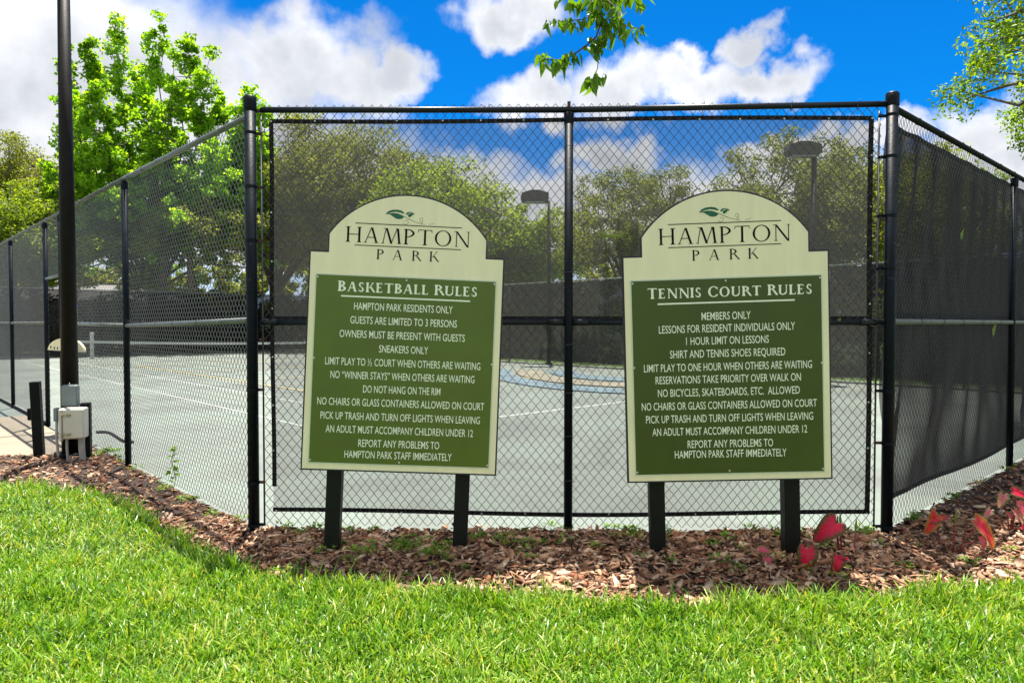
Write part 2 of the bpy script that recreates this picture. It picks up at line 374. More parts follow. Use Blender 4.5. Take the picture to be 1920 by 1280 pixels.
# ------------------------------------------------------------------ mesh helpers
class MB:
    def __init__(s): s.v = []; s.f = []; s.n = 0

    def add(s, v, f):
        v = np.asarray(v, float).reshape(-1, 3)
        s.v.append(v); s.f += [tuple(i + s.n for i in q) for q in f]; s.n += len(v); return s

    def box(s, c, size, rot=None):
        x, y, z = [q / 2 for q in size]
        v = np.array([(-x, -y, -z), (x, -y, -z), (x, y, -z), (-x, y, -z), (-x, -y, z), (x, -y, z), (x, y, z), (-x, y, z)])
        if rot is not None: v = v @ np.array(rot).T
        return s.add(v + np.array(c), [(0, 3, 2, 1), (4, 5, 6, 7), (0, 1, 5, 4), (1, 2, 6, 5), (2, 3, 7, 6), (3, 0, 4, 7)])

    def bevel_box(s, c, size, r, rot=None):
        """box with chamfered vertical and horizontal edges"""
        x, y, z = [q / 2 for q in size]
        v, f = [], []
        rings = [(-z, r), (-z + r, 0), (z - r, 0), (z, r)]
        for zz, k in rings:
            a, b = x - k, y - k
            v += [(-a + r, -b, zz), (a - r, -b, zz), (a, -b + r, zz), (a, b - r, zz), (a - r, b, zz), (-a + r, b, zz), (-a, b - r, zz), (-a, -b + r, zz)]
        for i in range(3):
            for j in range(8):
                f.append((i * 8 + j, i * 8 + (j + 1) % 8, i * 8 + 8 + (j + 1) % 8, i * 8 + 8 + j))
        f.append(tuple(range(7, -1, -1))); f.append(tuple(range(24, 32)))
        v = np.array(v)
        if rot is not None: v = v @ np.array(rot).T
        return s.add(v + np.array(c), f)

    def tube(s, pts, rad, n=8, cap=True):
        pts = np.asarray(pts, float); k = len(pts)
        rad = np.full(k, rad) if np.isscalar(rad) else np.asarray(rad, float)
        t = np.gradient(pts, axis=0); t /= np.linalg.norm(t, axis=1)[:, None] + 1e-9
        up = np.array([0, 0, 1.0]) if abs(t[0][2]) < 0.9 else np.array([1.0, 0, 0])
        V = []
        a = np.arange(n) * 2 * math.pi / n
        for i in range(k):
            u = np.cross(up, t[i]); u /= np.linalg.norm(u) + 1e-9; w = np.cross(t[i], u)
            V.append(pts[i] + rad[i] * (np.cos(a)[:, None] * u + np.sin(a)[:, None] * w)); up = w
        f = []
        for i in range(k - 1):
            for j in range(n):
                f.append((i * n + j, i * n + (j + 1) % n, (i + 1) * n + (j + 1) % n, (i + 1) * n + j))
        if cap: f.append(tuple(range(n - 1, -1, -1))); f.append(tuple((k - 1) * n + j for j in range(n)))
        return s.add(np.concatenate(V), f)

    def lathe(s, prof, n=16, c=(0, 0, 0)):
        """profile of (radius, z) turned about z"""
        a = np.arange(n) * 2 * math.pi / n; V = []
        for r, z in prof: V.append(np.stack([r * np.cos(a) + c[0], r * np.sin(a) + c[1], np.full(n, z + c[2])], 1))
        f = []
        for i in range(len(prof) - 1):
            for j in range(n): f.append((i * n + j, i * n + (j + 1) % n, (i + 1) * n + (j + 1) % n, (i + 1) * n + j))
        f.append(tuple(range(n - 1, -1, -1))); f.append(tuple((len(prof) - 1) * n + j for j in range(n)))
        return s.add(np.concatenate(V), f)

    def prism(s, outline, y0, y1):
        """outline of (x, z), extruded in y"""
        k = len(outline)
        v = [(x, y0, z) for x, z in outline] + [(x, y1, z) for x, z in outline]
        f = [tuple(range(k)), tuple(range(2 * k - 1, k - 1, -1))]
        for i in range(k): j = (i + 1) % k; f.append((i, i + k, j + k, j))
        return s.add(v, f)

    def mesh(s, name, mat=None, smooth=False):
        me = bpy.data.meshes.new(name)
        me.from_pydata(np.concatenate(s.v).tolist(), [], s.f)
        if mat: me.materials.append(mat)
        if smooth: me.polygons.foreach_set('use_smooth', [True] * len(me.polygons))
        me.update()
        return me


def fast_mesh(name, V, Fc, mat, smooth=False):
    """numpy verts (n,3) and faces (m,k), k fixed"""
    me = bpy.data.meshes.new(name)
    V = np.ascontiguousarray(V, np.float32); Fc = np.ascontiguousarray(Fc, np.int32)
    m, k = Fc.shape
    me.vertices.add(len(V)); me.vertices.foreach_set('co', V.ravel())
    me.loops.add(m * k); me.loops.foreach_set('vertex_index', Fc.ravel())
    me.polygons.add(m); me.polygons.foreach_set('loop_start', np.arange(0, m * k, k, dtype=np.int32))
    if smooth: me.polygons.foreach_set('use_smooth', np.ones(m, bool))
    me.materials.append(mat); me.update(calc_edges=True); me.validate()
    return me


def link(name, data, parent=None, loc=None, rot=None, **props):
    o = bpy.data.objects.new(name, data); COL.objects.link(o)
    if parent: o.parent = parent
    if loc is not None: o.location = loc
    if rot is not None: o.rotation_euler = rot
    for k, v in props.items(): o[k] = v
    return o


def thing(name, label, cat, loc=(0, 0, 0), rot=(0, 0, 0), group=None, data=None):
    o = link(name, data, None, loc, rot, label=label, category=cat)
    if group: o['group'] = group
    return o


# ------------------------------------------------------------------ plan of the enclosure
UL = Vector((-0.679, 0.734, 0)); UR = Vector((0.734, 0.679, 0))     # the two directions of the court
CL = Vector((-1.812, 4.965, 0)); CR = Vector((2.588, 4.885, 0))     # posts of the cut corner
C0 = CL - UL * 3.04


def court(u, v, z=0.0):
    p = C0 + UL * u + UR * v
    return Vector((p.x, p.y, z))


U_END, V_END = 34.0, 16.4
ANG_L = math.atan2(UL.y, UL.x); ANG_R = math.atan2(UR.y, UR.x)
rng = np.random.default_rng(7)
random.seed(7)

# ------------------------------------------------------------------ setting: ground sheets
link('ground', MB().add([(-300, -200, -0.02), (300, -200, -0.02), (300, 400, -0.02), (-300, 400, -0.02)], [(0, 1, 2, 3)]).mesh('ground', M['far_grass']), kind='structure')

GRASS_EDGE = [(x_, y_ - (0.17 if x_ > -2.6 else 0.10)) for x_, y_ in [(-14, 7.1), (-9, 6.95), (-4.8, 6.64), (-4.2, 6.5), (-3.56, 6.18), (-3.0, 5.75), (-2.45, 5.2), (-1.83, 4.62), (-1.42, 4.27), (-0.85, 4.08), (-0.24, 4.0), (0.3, 3.88), (0.69, 3.82), (1.15, 3.83), (1.58, 3.87), (2.22, 3.97), (3.03, 4.18), (4.2, 4.75), (5.5, 5.8), (9, 9.2), (15, 14.8)]]


def inside(x, y, poly):
    r = np.zeros(np.shape(x), bool); j = len(poly) - 1
    for i in range(len(poly)):
        xi, yi = poly[i]; xj, yj = poly[j]
        c = ((yi > y) != (yj > y)) & (x < (xj - xi) * (y - yi) / (yj - yi + 1e-12) + xi)
        r ^= c; j = i
    return r


def edge_y(x):
    return np.interp(x, [p[0] for p in GRASS_EDGE], [p[1] for p in GRASS_EDGE])


pR = court(0.0, 9.2)
MULCH = GRASS_EDGE + [(CR.x + UR.x * 13.2, CR.y + UR.y * 13.2), (CR.x, CR.y + 0.03), (CL.x, CL.y + 0.03)] + \
    [tuple(court(u, 0.02)[:2]) for u in (4, 5, 6, 7, 7.9)] + [(-5.02, 7.93), (-5.6, 7.78), (-7, 7.75), (-9, 7.8), (-14, 7.9)]


def bed_z(x, y):
    x = np.asarray(x, float); y = np.asarray(y, float)
    e = np.clip((y - edge_y(x)) / 0.5, 0, 1)
    z = 0.012 + 0.028 * e
    z = z + 0.030 * np.exp(-((x - 1.3) ** 2 / 0.9 + (y - 4.45) ** 2 / 0.12))
    z = z + 0.010 * np.sin(3.1 * x + 1.3) * np.sin(4.3 * y) * e
    return z


def lawn_z(x, y):
    return 0.02 * np.sin(0.9 * np.asarray(x) + 0.4) * np.sin(0.7 * np.asarray(y)) + 0.01


def grid_sheet(x0, x1, y0, y1, step, zf, keep=None):
    xs = np.arange(x0, x1 + step, step); ys = np.arange(y0, y1 + step, step)
    X, Y = np.meshgrid(xs, ys); Z = zf(X, Y)
    V = np.stack([X.ravel(), Y.ravel(), Z.ravel()], 1)
    nx = len(xs); i = np.arange((len(ys) - 1) * nx).reshape(-1, nx)[:, :-1].ravel()
    Fq = np.stack([i, i + 1, i + nx + 1, i + nx], 1)
    if keep is not None:
        c = V[Fq].mean(1); Fq = Fq[keep(c[:, 0], c[:, 1])]
    return V, Fq


V, Fq = grid_sheet(-14, 15, 3.4, 15.0, 0.06, bed_z, lambda x, y: inside(x, y, MULCH))
link('mulch_bed', fast_mesh('mulch_bed', V, Fq, M['soil'], True), kind='structure')
V, Fq = grid_sheet(-14, 22, -8, 15.5, 0.14, lawn_z, lambda x, y: (y < edge_y(x) + 0.06))
link('lawn', fast_mesh('lawn', V, Fq, M['thatch'], True), kind='structure')

# court surface with painted lines
cs = link('court_surface', MB().add([court(3.0, 0.0, 0.004), court(0.0, 3.1, 0.004), court(0.0, V_END + 0.3, 0.004), court(U_END + 6, V_END + 0.3, 0.004), court(U_END + 6, -8, 0.004), court(11.7, -8, 0.004), court(11.7, 0.0, 0.004)],
          [(0, 1, 2, 3, 4, 5, 6)]).mesh('court_surface', M['court']), kind='structure')


def court_line(u0, v0, u1, v1, w, mat, z):
    a, b = Vector((u0, v0)), Vector((u1, v1)); d = (b - a).normalized(); n = Vector((-d.y, d.x)) * w / 2
    q = [a + n, b + n, b - n, a - n]
    link('painted_line', MB().add([court(p.x, p.y, z) for p in q], [(3, 2, 1, 0)]).mesh('painted_line', mat), cs)


def painted_glow_arc(cx, cy, a_, b_, w, t0, t1, mat, z):  # flat arc that carries the windscreen's rainbow glow as colour
    T = np.radians(np.linspace(t0, t1, 40)); v = []
    for t in T:
        for k in (-0.5, 0.5): v.append((cx + (a_ + k * w) * math.cos(t), cy + (b_ + k * w * 1.6) * math.sin(t), z))
    link('painted_glow_band', MB().add(v, [(2 * i, 2 * i + 2, 2 * i + 3, 2 * i + 1) for i in range(39)]).mesh('painted_glow_band', mat), cs)


M['glow_blue'] = mat_plain('painted_blue_glow', (0.115, 0.175, 0.205), 0.8, 0, 0.35, 1.2, dirt=(0.165, 0.20, 0.17))  # rainbow glow seen through the windscreen, put into the colour of court bands
M['glow_tan'] = mat_plain('painted_tan_glow', (0.215, 0.195, 0.14), 0.8, 0, 0.30, 1.2, dirt=(0.18, 0.20, 0.16))
painted_glow_arc(3.4, 21.5, 1.9, 3.0, 0.8, 170, 370, M['glow_blue'], 0.028)
painted_glow_arc(3.4, 21.5, 2.9, 4.7, 0.8, 170, 370, M['glow_tan'], 0.028)
painted_glow_arc(3.4, 21.5, 3.8, 6.3, 0.7, 170, 340, M['glow_blue'], 0.028)
UN, VC = 18.45, 8.2
for v in (VC - 5.485, VC - 4.115, VC + 4.115, VC + 5.485): court_line(UN - 11.885, v, UN + 11.885, v, 0.05, M['white_line'], 0.008)
for u, w in ((UN - 11.885, 0.10), (UN + 11.885, 0.10)): court_line(u, VC - 5.51, u, VC + 5.51, w, M['white_line'], 0.012)
for u in (UN - 6.4, UN + 6.4): court_line(u, VC - 4.14, u, VC + 4.14, 0.05, M['white_line'], 0.012)
court_line(UN - 6.4, VC, UN + 6.4, VC, 0.05, M['white_line'], 0.016)
for v in (VC - 3.05, VC + 3.05): court_line(UN - 6.7, v, UN + 6.7, v, 0.05, M['yellow_line'], 0.020)
for u in (UN - 6.7, UN - 2.13, UN + 2.13, UN + 6.7): court_line(u, VC - 3.07, u, VC + 3.07, 0.05, M['yellow_line'], 0.024)

# concrete path to the gate: separate slabs with open joints
cp = link('concrete_path', None, kind='structure')
slabs = [(7.3, 9.3), (9.32, 11.7)]
vs = [-0.06, -1.5, -3.0, -4.5, -6.0, -7.5]
for ui, (u0, u1) in enumerate(slabs):
    for k in range(5):
        va, vb = vs[k], vs[k + 1]
        p = [court(u0, va), court(u1 - 0.012, va), court(u1 - 0.012, vb + 0.012), court(u0, vb + 0.012)]
        h = 0.030 + rng.uniform(-0.003, 0.003)
        link('slab', MB().add([(q.x, q.y, -0.03) for q in p] + [(q.x, q.y, h) for q in p],
             [(4, 5, 6, 7), (0, 1, 5, 4), (1, 2, 6, 5), (2, 3, 7, 6), (3, 0, 4, 7)]).mesh('slab', M['concrete']), cp)

# ------------------------------------------------------------------ chain-link fences
DW, DH = 0.0637, 0.0775
ZT, ZM, RAIL_R = 2.965, 1.505, 0.021


def chain_mesh(width, z0=0.03, z1=3.03, r=0.0020, jitter=0.0018, seed=1, mat='wire'):
    """woven wires: every wire a zig-zag hooked into its neighbours"""
    g = np.random.default_rng(seed)
    nw = int(width / (DW / 2)); nz = int((z1 - z0) / (DH / 2))
    k = np.arange(nz + 1)
    zs = z1 - k * DH / 2
    side0 = np.where(k % 2 == 0, -1.0, 1.0)
    Vs = []
    warp = lambda x, z: 0.006 * np.sin(x * 2.1 + z * 1.7) + 0.004 * np.sin(x * 5.3 - z * 3.1)
    P = []
    for w in range(nw + 1):
        xc = w * DW / 2
        s = side0 * (1 if w % 2 == 0 else -1)
        x = xc + s * (DW / 4 + 0.0008)
        if w == nw: pass
        x = x + warp(xc + s * DW / 4, zs) + g.normal(0, jitter * 0.3, len(k))
        y = 0.0026 * s
        P.append(np.stack([x, y, zs], 1))
    P = np.array(P)                      # wires, points, xyz
    # rounded knuckles: two points either side of each bend
    A = P[:, :-1]; B = P[:, 1:]
    a = A + (B - A) * 0.10; b = A + (B - A) * 0.90
    Q = np.stack([a, b], 2).reshape(P.shape[0], -1, 3)
    Q[:, 0] = P[:, 0]
    t = np.gradient(Q, axis=1); t /= np.linalg.norm(t, axis=2, keepdims=True)
    yv = np.array([0, 1.0, 0]); u = np.cross(t, yv); u /= np.linalg.norm(u, axis=2, keepdims=True); w_ = np.cross(t, u)
    n = 4
    ang = np.arange(n) * 2 * math.pi / n + math.pi / 4
    ring = Q[:, :, None, :] + r * (np.cos(ang)[None, None, :, None] * u[:, :, None, :] + np.sin(ang)[None, None, :, None] * w_[:, :, None, :])
    nwire, npt = ring.shape[:2]
    V = ring.reshape(-1, 3)
    base = (np.arange(nwire)[:, None] * npt + np.arange(npt - 1)[None, :]).ravel() * n
    F = []
    for j in range(n): F.append(np.stack([base + j, base + (j + 1) % n, base + n + (j + 1) % n, base + n + j], 1))
    F = np.concatenate(F)
    # twisted barbs along the top edge
    mb_v, mb_f = [V], [F]
    return fast_mesh('chain_link_mesh', V, F, M[mat], True)


def fence_post_mesh(h, r, cap='loop'):
    m = MB(); m.tube([(0, 0, -0.05), (0, 0, h)], r, 14)
    if cap == 'dome': m.lathe([(r * 1.13, h - 0.085), (r * 1.15, h - 0.08), (r * 1.15, h), (r * 0.9, h + 0.010), (r * 0.3, h + 0.016)], 16)
    else: m.lathe([(r * 1.12, h - 0.075), (r * 1.14, h - 0.07), (r * 1.14, h), (r * 0.8, h + 0.008)], 16)
    return m.mesh('post', M['post'], False)


def smooth_by_angle(me):
    for p in me.polygons: p.use_smooth = len(p.vertices) == 4


def tie_mesh(r, wire=0.0022):
    a = np.linspace(0.3, 2 * math.pi + 0.1, 13)
    pts = np.stack([0.004 * a, r * np.cos(a), r * np.sin(a)], 1)
    tail = pts[-1] + np.array([[0.01, 0.012, 0.012], [0.004, 0.02, 0.03]])
    return MB().tube(np.concatenate([pts, tail]), wire, 5).mesh('tie_wire', M['wire'])


POST_LINE = fence_post_mesh(2.925, 0.0305); smooth_by_angle(POST_LINE)
POST_CORNER = fence_post_mesh(3.055, 0.0385, 'dome'); smooth_by_angle(POST_CORNER)
POST_FRONT = fence_post_mesh(2.935, 0.0300); smooth_by_angle(POST_FRONT)
TIE = tie_mesh(RAIL_R + 0.003)
TIE_POST = tie_mesh(0.034)
BAND = MB().lathe([(0.0400, 0), (0.0412, 0.001), (0.0412, 0.021), (0.0400, 0.022)], 18).mesh('band', M['post'])


def tube_obj(name, a, b, r, mat, parent, n=12):
    a, b = Vector(a), Vector(b); d = b - a
    m = MB().tube([(0, 0, 0), (0, 0, d.length)], r, n).mesh(name, mat); smooth_by_angle(m)
    return link(name, m, parent, a, d.to_track_quat('Z', 'Y').to_euler())


def local_frame(origin, direction):
    """an Empty whose local X runs along the fence; local +Y is away from the outside"""
    return origin, math.atan2(direction.y, direction.x)


def fence_run(root, length, posts, mesh_side=1, ties=True, mid=True, rail_mat='rail', mid_mat='rail', bays=None, tension=False, tie_step=0.62, chain=True, seed=3, zt=ZT):
    rl = length
    tube_obj('top_rail', (0.0, 0, zt), (rl, 0, zt), RAIL_R, M[rail_mat], root)
    for x in posts: link('post', POST_LINE, root, (x, 0, 0))
    if ties:
        x = 0.45
        while x < rl:
            link('tie_wire', TIE, root, (x, 0, zt), (0.2, 0, 0))
            if mid: link('tie_wire', TIE, root, (x + 0.1, 0, ZM), (0.5, 0, 0))
            x += tie_step * random.uniform(0.8, 1.15)


# ---- front (cut corner) section
fd = CR - CL; FRONT_W = fd.length; FANG = math.atan2(fd.y, fd.x)
front = thing('chain_link_fence', 'black chain link fence section directly behind the two signs, between the tall corner posts', 'fence', (CL.x, CL.y, 0), (0, 0, FANG))
for x in (0, FRONT_W):
    link('post', POST_CORNER, front, (x, 0, 0), label='thick corner post with dome cap')
XMID = 2.203
link('post', POST_FRONT, front, (XMID, 0.0, 0))
tube_obj('top_rail', (0.075, 0, ZT + 0.004), (XMID, 0, ZT - 0.006), RAIL_R, M['rail'], front)
tube_obj('top_rail', (XMID, 0, ZT - 0.006), (FRONT_W - 0.035, 0, ZT + 0.022), RAIL_R, M['rail'], front)
link('bracket', MB().box((XMID + 0.0, 0.0, 2.975), (0.021, 0.03, 0.075)).mesh('bracket', M['rust']), front)
for a, b in ((0.06, XMID - 0.035), (XMID + 0.035, FRONT_W - 0.04)):
    tube_obj('mid_rail', (a, 0, ZM - 0.004), (b, 0, ZM - 0.002), 0.0205, M['rail'], front)
for a, sgn in ((XMID - 0.14, 1), (XMID + 0.03, 1), (0.075, 1), (FRONT_W - 0.20, 1)):
    tube_obj('rail_sleeve', (a, 0, ZM - 0.003), (a + 0.11, 0, ZM - 0.003), 0.0240, M['rail'], front)
link('chain_link_mesh', chain_mesh(FRONT_W - 0.16, 0.03, 3.012, r=0.0022, seed=5), front, (0.085, 0.036, 0), kind='stuff')
for x, zs in ((0.062, (2.955, 2.80, 2.43, 2.06, 1.70, 1.37, 1.02, 0.37, 0.07)), (FRONT_W - 0.070, (2.90, 2.62, 2.22, 1.86, 1.02, 0.66, 0.08))):
    tube_obj('tension_bar', (x, 0.036, 0.06), (x, 0.036, 2.95), 0.0065, M['wire'], front, 6)
    px_ = 0 if x < 1 else FRONT_W
    for z in zs:
        link('tension_band', BAND, front, (px_, 0, z))
        mid_ = (x + px_) / 2
        m = MB(); m.box((mid_, 0.020, z + 0.011), (abs(x - px_) + 0.02, 0.005, 0.020)); m.box((x, 0.018, z + 0.011), (0.012, 0.05, 0.012))
        link('band_strap', m.mesh('band_strap', M['rust'] if (x < 1 and z > 0.3) or abs(z - 0.66) < 0.01 else M['post']), front)
for z in (2.72, 2.27, 1.86, 1.36, 1.03, 0.73, 0.42, 0.09):
    link('tie_wire', TIE_POST, front, (XMID, 0.0, z), (0, math.pi / 2, random.uniform(-0.5, 0.5)))
for x in (0.42, 1.0, 1.62, 2.55, 3.1, 3.7, 4.15):
    link('tie_wire', TIE, front, (x, 0, ZT), (random.uniform(0, 1), 0, 0)); link('tie_wire', TIE, front, (x + 0.07, 0, ZM), (random.uniform(0, 1), 0, 0))

# ---- left run: corner post, line posts, gate opening, onwards
Lu = [7.25 / 1, ]
left = thing('chain_link_fence', 'long sunlit chain link fence running off to the left past the gate opening', 'fence', (CL.x, CL.y, 0), (0, 0, ANG_L))
POSTS_L = [3.115, 6.17, 7.20, 10.25]
LEN_L = U_END - 3.04
xp = 10.25
while xp + 3.05 < LEN_L: xp += 3.05; POSTS_L.append(xp)
POSTS_L.append(LEN_L)
for x in POSTS_L: link('post', POST_LINE, left, (x, 0, 0))
tube_obj('top_rail', (0.03, 0, ZT - 0.035), (3.1, 0, ZT - 0.005), RAIL_R, M['rail_worn'], left)
tube_obj('top_rail', (3.1, 0, ZT - 0.005), (LEN_L, 0, ZT - 0.005), RAIL_R, M['rail_worn'], left)
tube_obj('mid_rail', (0.055, 0, ZM + 0.010), (3.1, 0, ZM - 0.035), RAIL_R, M['rail_worn'], left)
tube_obj('mid_rail', (3.1, 0, ZM - 0.035), (6.17, 0, ZM - 0.01), RAIL_R, M['rail_worn'], left)
tube_obj('mid_rail', (7.2, 0, ZM - 0.01), (LEN_L, 0, ZM - 0.01), RAIL_R, M['rail_worn'], left)
tube_obj('gate_header', (6.17, 0, 2.13), (7.2, 0, 2.13), 0.018, M['rail_worn'], left)
tube_obj('bottom_rail', (7.2, -0.01, 0.035), (LEN_L, -0.01, 0.035), 0.024, M['rail'], left)
BAY = chain_mesh(3.04, 0.03, 3.0, r=0.0021, seed=9)
BAYL = chain_mesh(3.04, 0.03, 3.0, r=0.0018, seed=10, mat='wire_grey')
link('chain_link_mesh', chain_mesh(3.06, 0.03, 3.0, r=0.0019, seed=8, mat='wire_grey'), left, (0.03, -0.030, 0), kind='stuff')
link('chain_link_mesh', BAYL, left, (3.12, -0.030, 0), kind='stuff')
link('chain_link_mesh', chain_mesh(1.0, 2.12, 3.0, r=0.0017, seed=4, mat='wire_grey'), left, (6.19, -0.030, 0), kind='stuff')
x = 7.2
while x + 3 < LEN_L:
    link('chain_link_mesh', BAYL, left, (x, -0.030, 0), kind='stuff'); x += 3.05
x = 0.95
while x < 22:
    link('tie_wire', TIE, left, (x, 0, ZT - 0.01), (0.2, 0, 0))
    if not 6.1 < x < 7.2: link('tie_wire', TIE, left, (x + 0.08, 0, ZM - 0.01), (0.5, 0, 0))
    x += 0.5 * random.uniform(0.85, 1.2)
# remnant of a windscreen hem tied near the bottom of the second bay
pts = [(xx, -0.05, 0.27 + 0.02 * math.sin(xx * 5) - 0.03 * (xx - 3.2)) for xx in np.linspace(3.15, 4.6, 20)]
link('torn_hem', MB().tube(pts, 0.018, 5).mesh('torn_hem', M['hem']), left)
link('hanging_strap', MB().tube([(3.35, -0.05, 0.98), (3.37, -0.06, 0.8), (3.34, -0.05, 0.66)], 0.013, 5).mesh('hanging_strap', M['hem']), left)

# ---- right run
right = thing('chain_link_fence', 'black chain link fence running off to the right from the right corner post', 'fence', (CR.x, CR.y, 0), (0, 0, ANG_R))
LEN_R = V_END - 3.13
POSTS_R = [3.27, 6.4, 9.5, LEN_R]
for x in POSTS_R: link('post', POST_LINE, right, (x, 0, 0))
tube_obj('top_rail', (0.03, 0, ZT + 0.0), (LEN_R, 0, ZT + 0.0), RAIL_R + 0.001, M['rail'], right)
tube_obj('mid_rail', (0.05, 0, ZM + 0.002), (LEN_R, 0, ZM - 0.01), RAIL_R, M['rail_worn'], right)
for k, x in enumerate((0.03, 3.28, 6.41, 9.5)):
    link('chain_link_mesh', BAY if k else chain_mesh(3.22, 0.03, 3.0, seed=12), right, (x, 0.034, 0), kind='stuff')
tube_obj('tension_bar', (0.075, 0.034, 0.06), (0.075, 0.034, 2.92), 0.0065, M['wire'], right, 6)
x = 0.5
while x < LEN_R:
    link('tie_wire', TIE, right, (x, 0, ZT), (0.2, 0, 0)); link('tie_wire', TIE, right, (x + 0.08, 0, ZM), (0.5, 0, 0)); x += 0.5 * random.uniform(0.85, 1.2)

# ---- far sides of the enclosure
a = court(-3.04, V_END)
a = CR + UR * LEN_R
farR = thing('chain_link_fence', 'far chain link fence beyond the court, behind both signs, dark windscreen on it', 'fence', (a.x, a.y, 0), (0, 0, ANG_L))
LF = U_END + 0.1
xs_ = list(np.arange(3.05, LF, 3.05))
for x in xs_: link('post', POST_LINE, farR, (x, 0, 0))
tube_obj('top_rail', (0, 0, ZT), (LF, 0, ZT), RAIL_R, M['rail_worn'], farR)
for x in xs_[:9]: link('chain_link_mesh', BAY, farR, (x - 3.05, -0.03, 0), kind='stuff')
b = court(U_END, 0)
farE = thing('chain_link_fence', 'far end fence beyond the tennis net at the left, dark windscreen on it', 'fence', (b.x, b.y, 0), (0, 0, ANG_R))
xs2 = list(np.arange(0, V_END, 3.05))
for x in xs2: link('post', POST_LINE, farE, (x, 0, 0))
tube_obj('top_rail', (0, 0, ZT), (V_END, 0, ZT), RAIL_R, M['rail_worn'], farE)


# ------------------------------------------------------------------ windscreens
def cloth(width, z0, z1, fold, nx, nz, mat, sag=0.0, seed=0, grad=None):
    xs = np.linspace(0, width, nx); zs = np.linspace(z0, z1, nz)
    X, Z = np.meshgrid(xs, zs)
    Y = fold(X, Z)
    Z = Z - sag * np.sin(np.pi * X / width) * (1 - (Z - z0) / (z1 - z0))
    V = np.stack([X.ravel(), Y.ravel(), Z.ravel()], 1)
    i = np.arange((nz - 1) * nx).reshape(-1, nx)[:, :-1].ravel()
    return fast_mesh('cloth', V, np.stack([i, i + 1, i + nx + 1, i + nx], 1), mat, True)


def strip(pts, w, th, axis='z'):
    """flat tape following pts (x,y,z), w wide across"""
    m = MB(); pts = [np.array(p, float) for p in pts]; v = []
    for i, p in enumerate(pts):
        a = pts[max(0, i - 1)]; b = pts[min(len(pts) - 1, i + 1)]; t = (b - a) / np.linalg.norm(b - a)
        n = np.cross(t, (0, 1, 0)); n /= np.linalg.norm(n)
        for s, y in ((-1, -1), (1, -1), (1, 1), (-1, 1)): v.append(p + n * s * w / 2 + np.array((0, y * th / 2, 0)))
    f = []
    for i in range(len(pts) - 1):
        for j in range(4): f.append((i * 4 + j, i * 4 + (j + 1) % 4, i * 4 + 4 + (j + 1) % 4, i * 4 + 4 + j))
    f += [(0, 1, 2, 3), tuple(len(pts) * 4 - k for k in (1, 2, 3, 4))]
    return m.add(v, f)


GROMMET = MB().lathe([(0.0065, 0), (0.0065, 0.003), (0.003, 0.004)], 10).mesh('grommet', M['steel'])
wf = thing('windscreen', 'grey see-through windscreen with black hems tied behind the front fence, behind the two signs', 'windscreen', (CL.x, CL.y, 0), (0, 0, FANG))
X0, X1 = 0.118, FRONT_W - 0.108
yf = 0.056
link('cloth', cloth(X1 - X0, 0.175, 2.905, lambda X, Z: 0.006 * np.sin(X * 3 + Z * 2), 60, 40, M['screen'], sag=0.015), wf, (X0, yf, 0))
hx = np.linspace(X0, X1, 30)
link('hem', strip([(x, yf - 0.008, 2.905 - 0.008 * math.sin((x - X0) / (X1 - X0) * 6.28)) for x in hx], 0.030, 0.004).mesh('hem', M['hem']), wf)
link('hem', strip([(x, yf - 0.008, 0.178 - 0.018 * math.sin((x - X0) / (X1 - X0) * 3.14) + 0.008 * math.sin(x * 2)) for x in hx], 0.030, 0.004).mesh('hem', M['hem']), wf)
link('hem', strip([(x, yf - 0.008, 1.528) for x in hx], 0.034, 0.004).mesh('hem', M['hem']), wf)
link('hem', strip([(X0 + 0.010 + 0.004 * math.sin(z * 3), yf - 0.012, z) for z in np.linspace(0.345, 2.90, 20)], 0.030, 0.004).mesh('hem', M['hem']), wf)
link('hem', strip([(X1 - 0.008 + 0.006 * math.sin(z * 2), yf - 0.012, z) for z in np.linspace(0.17, 2.90, 20)], 0.034, 0.004).mesh('hem', M['hem']), wf)
gx = list(np.arange(X0 + 0.01, X1, 0.296))
for x in gx:
    for z in (2.903, 0.172 - 0.014 * math.sin((x - X0) / (X1 - X0) * 3.14)): link('grommet', GROMMET, wf, (x + random.uniform(-.02, .02), yf - 0.012, z), (math.pi / 2, 0, 0))
for z in (2.62, 2.27, 1.93, 1.60, 1.26, 0.92, 0.6):
    link('grommet', GROMMET, wf, (X0 + 0.010, yf - 0.016, z), (math.pi / 2, 0, 0)); link('grommet', GROMMET, wf, (X1 - 0.008, yf - 0.016, z + 0.03), (math.pi / 2, 0, 0))

wr = thing('windscreen', 'black sagging windscreen with diagonal folds hung behind the right-hand fence', 'windscreen', (CR.x, CR.y, 0), (0, 0, ANG_R))


def fold_r(X, Z):
    t = (Z - 0.27) / 2.6
    edge = np.minimum(1.0, np.minimum(np.maximum(2.905 - Z, 0), np.maximum(Z - 0.225, 0)) / 0.30) ** 0.8
    f = 0.034 * np.sin((X + 0.42 * (3 - Z)) * 15.0 + 2.2 * np.sin(X * 2.3) + 1.2 * np.sin(Z * 2.3)) * np.exp(-((t - 0.86) / 0.26) ** 2)
    f = f + 0.050 * np.sin((X - 0.50 * Z) * 8.5 + 1.8 * np.sin(X * 3)) * np.exp(-((t - 0.16) / 0.22) ** 2)
    f = f + 0.007 * np.sin(X * 19 + 2 * Z + 2 * np.sin(Z * 3 + X))
    f = f * (0.12 + 0.88 * edge) * (0.7 + 0.3 * np.sin(X * 1.7 + 0.5))
    return f


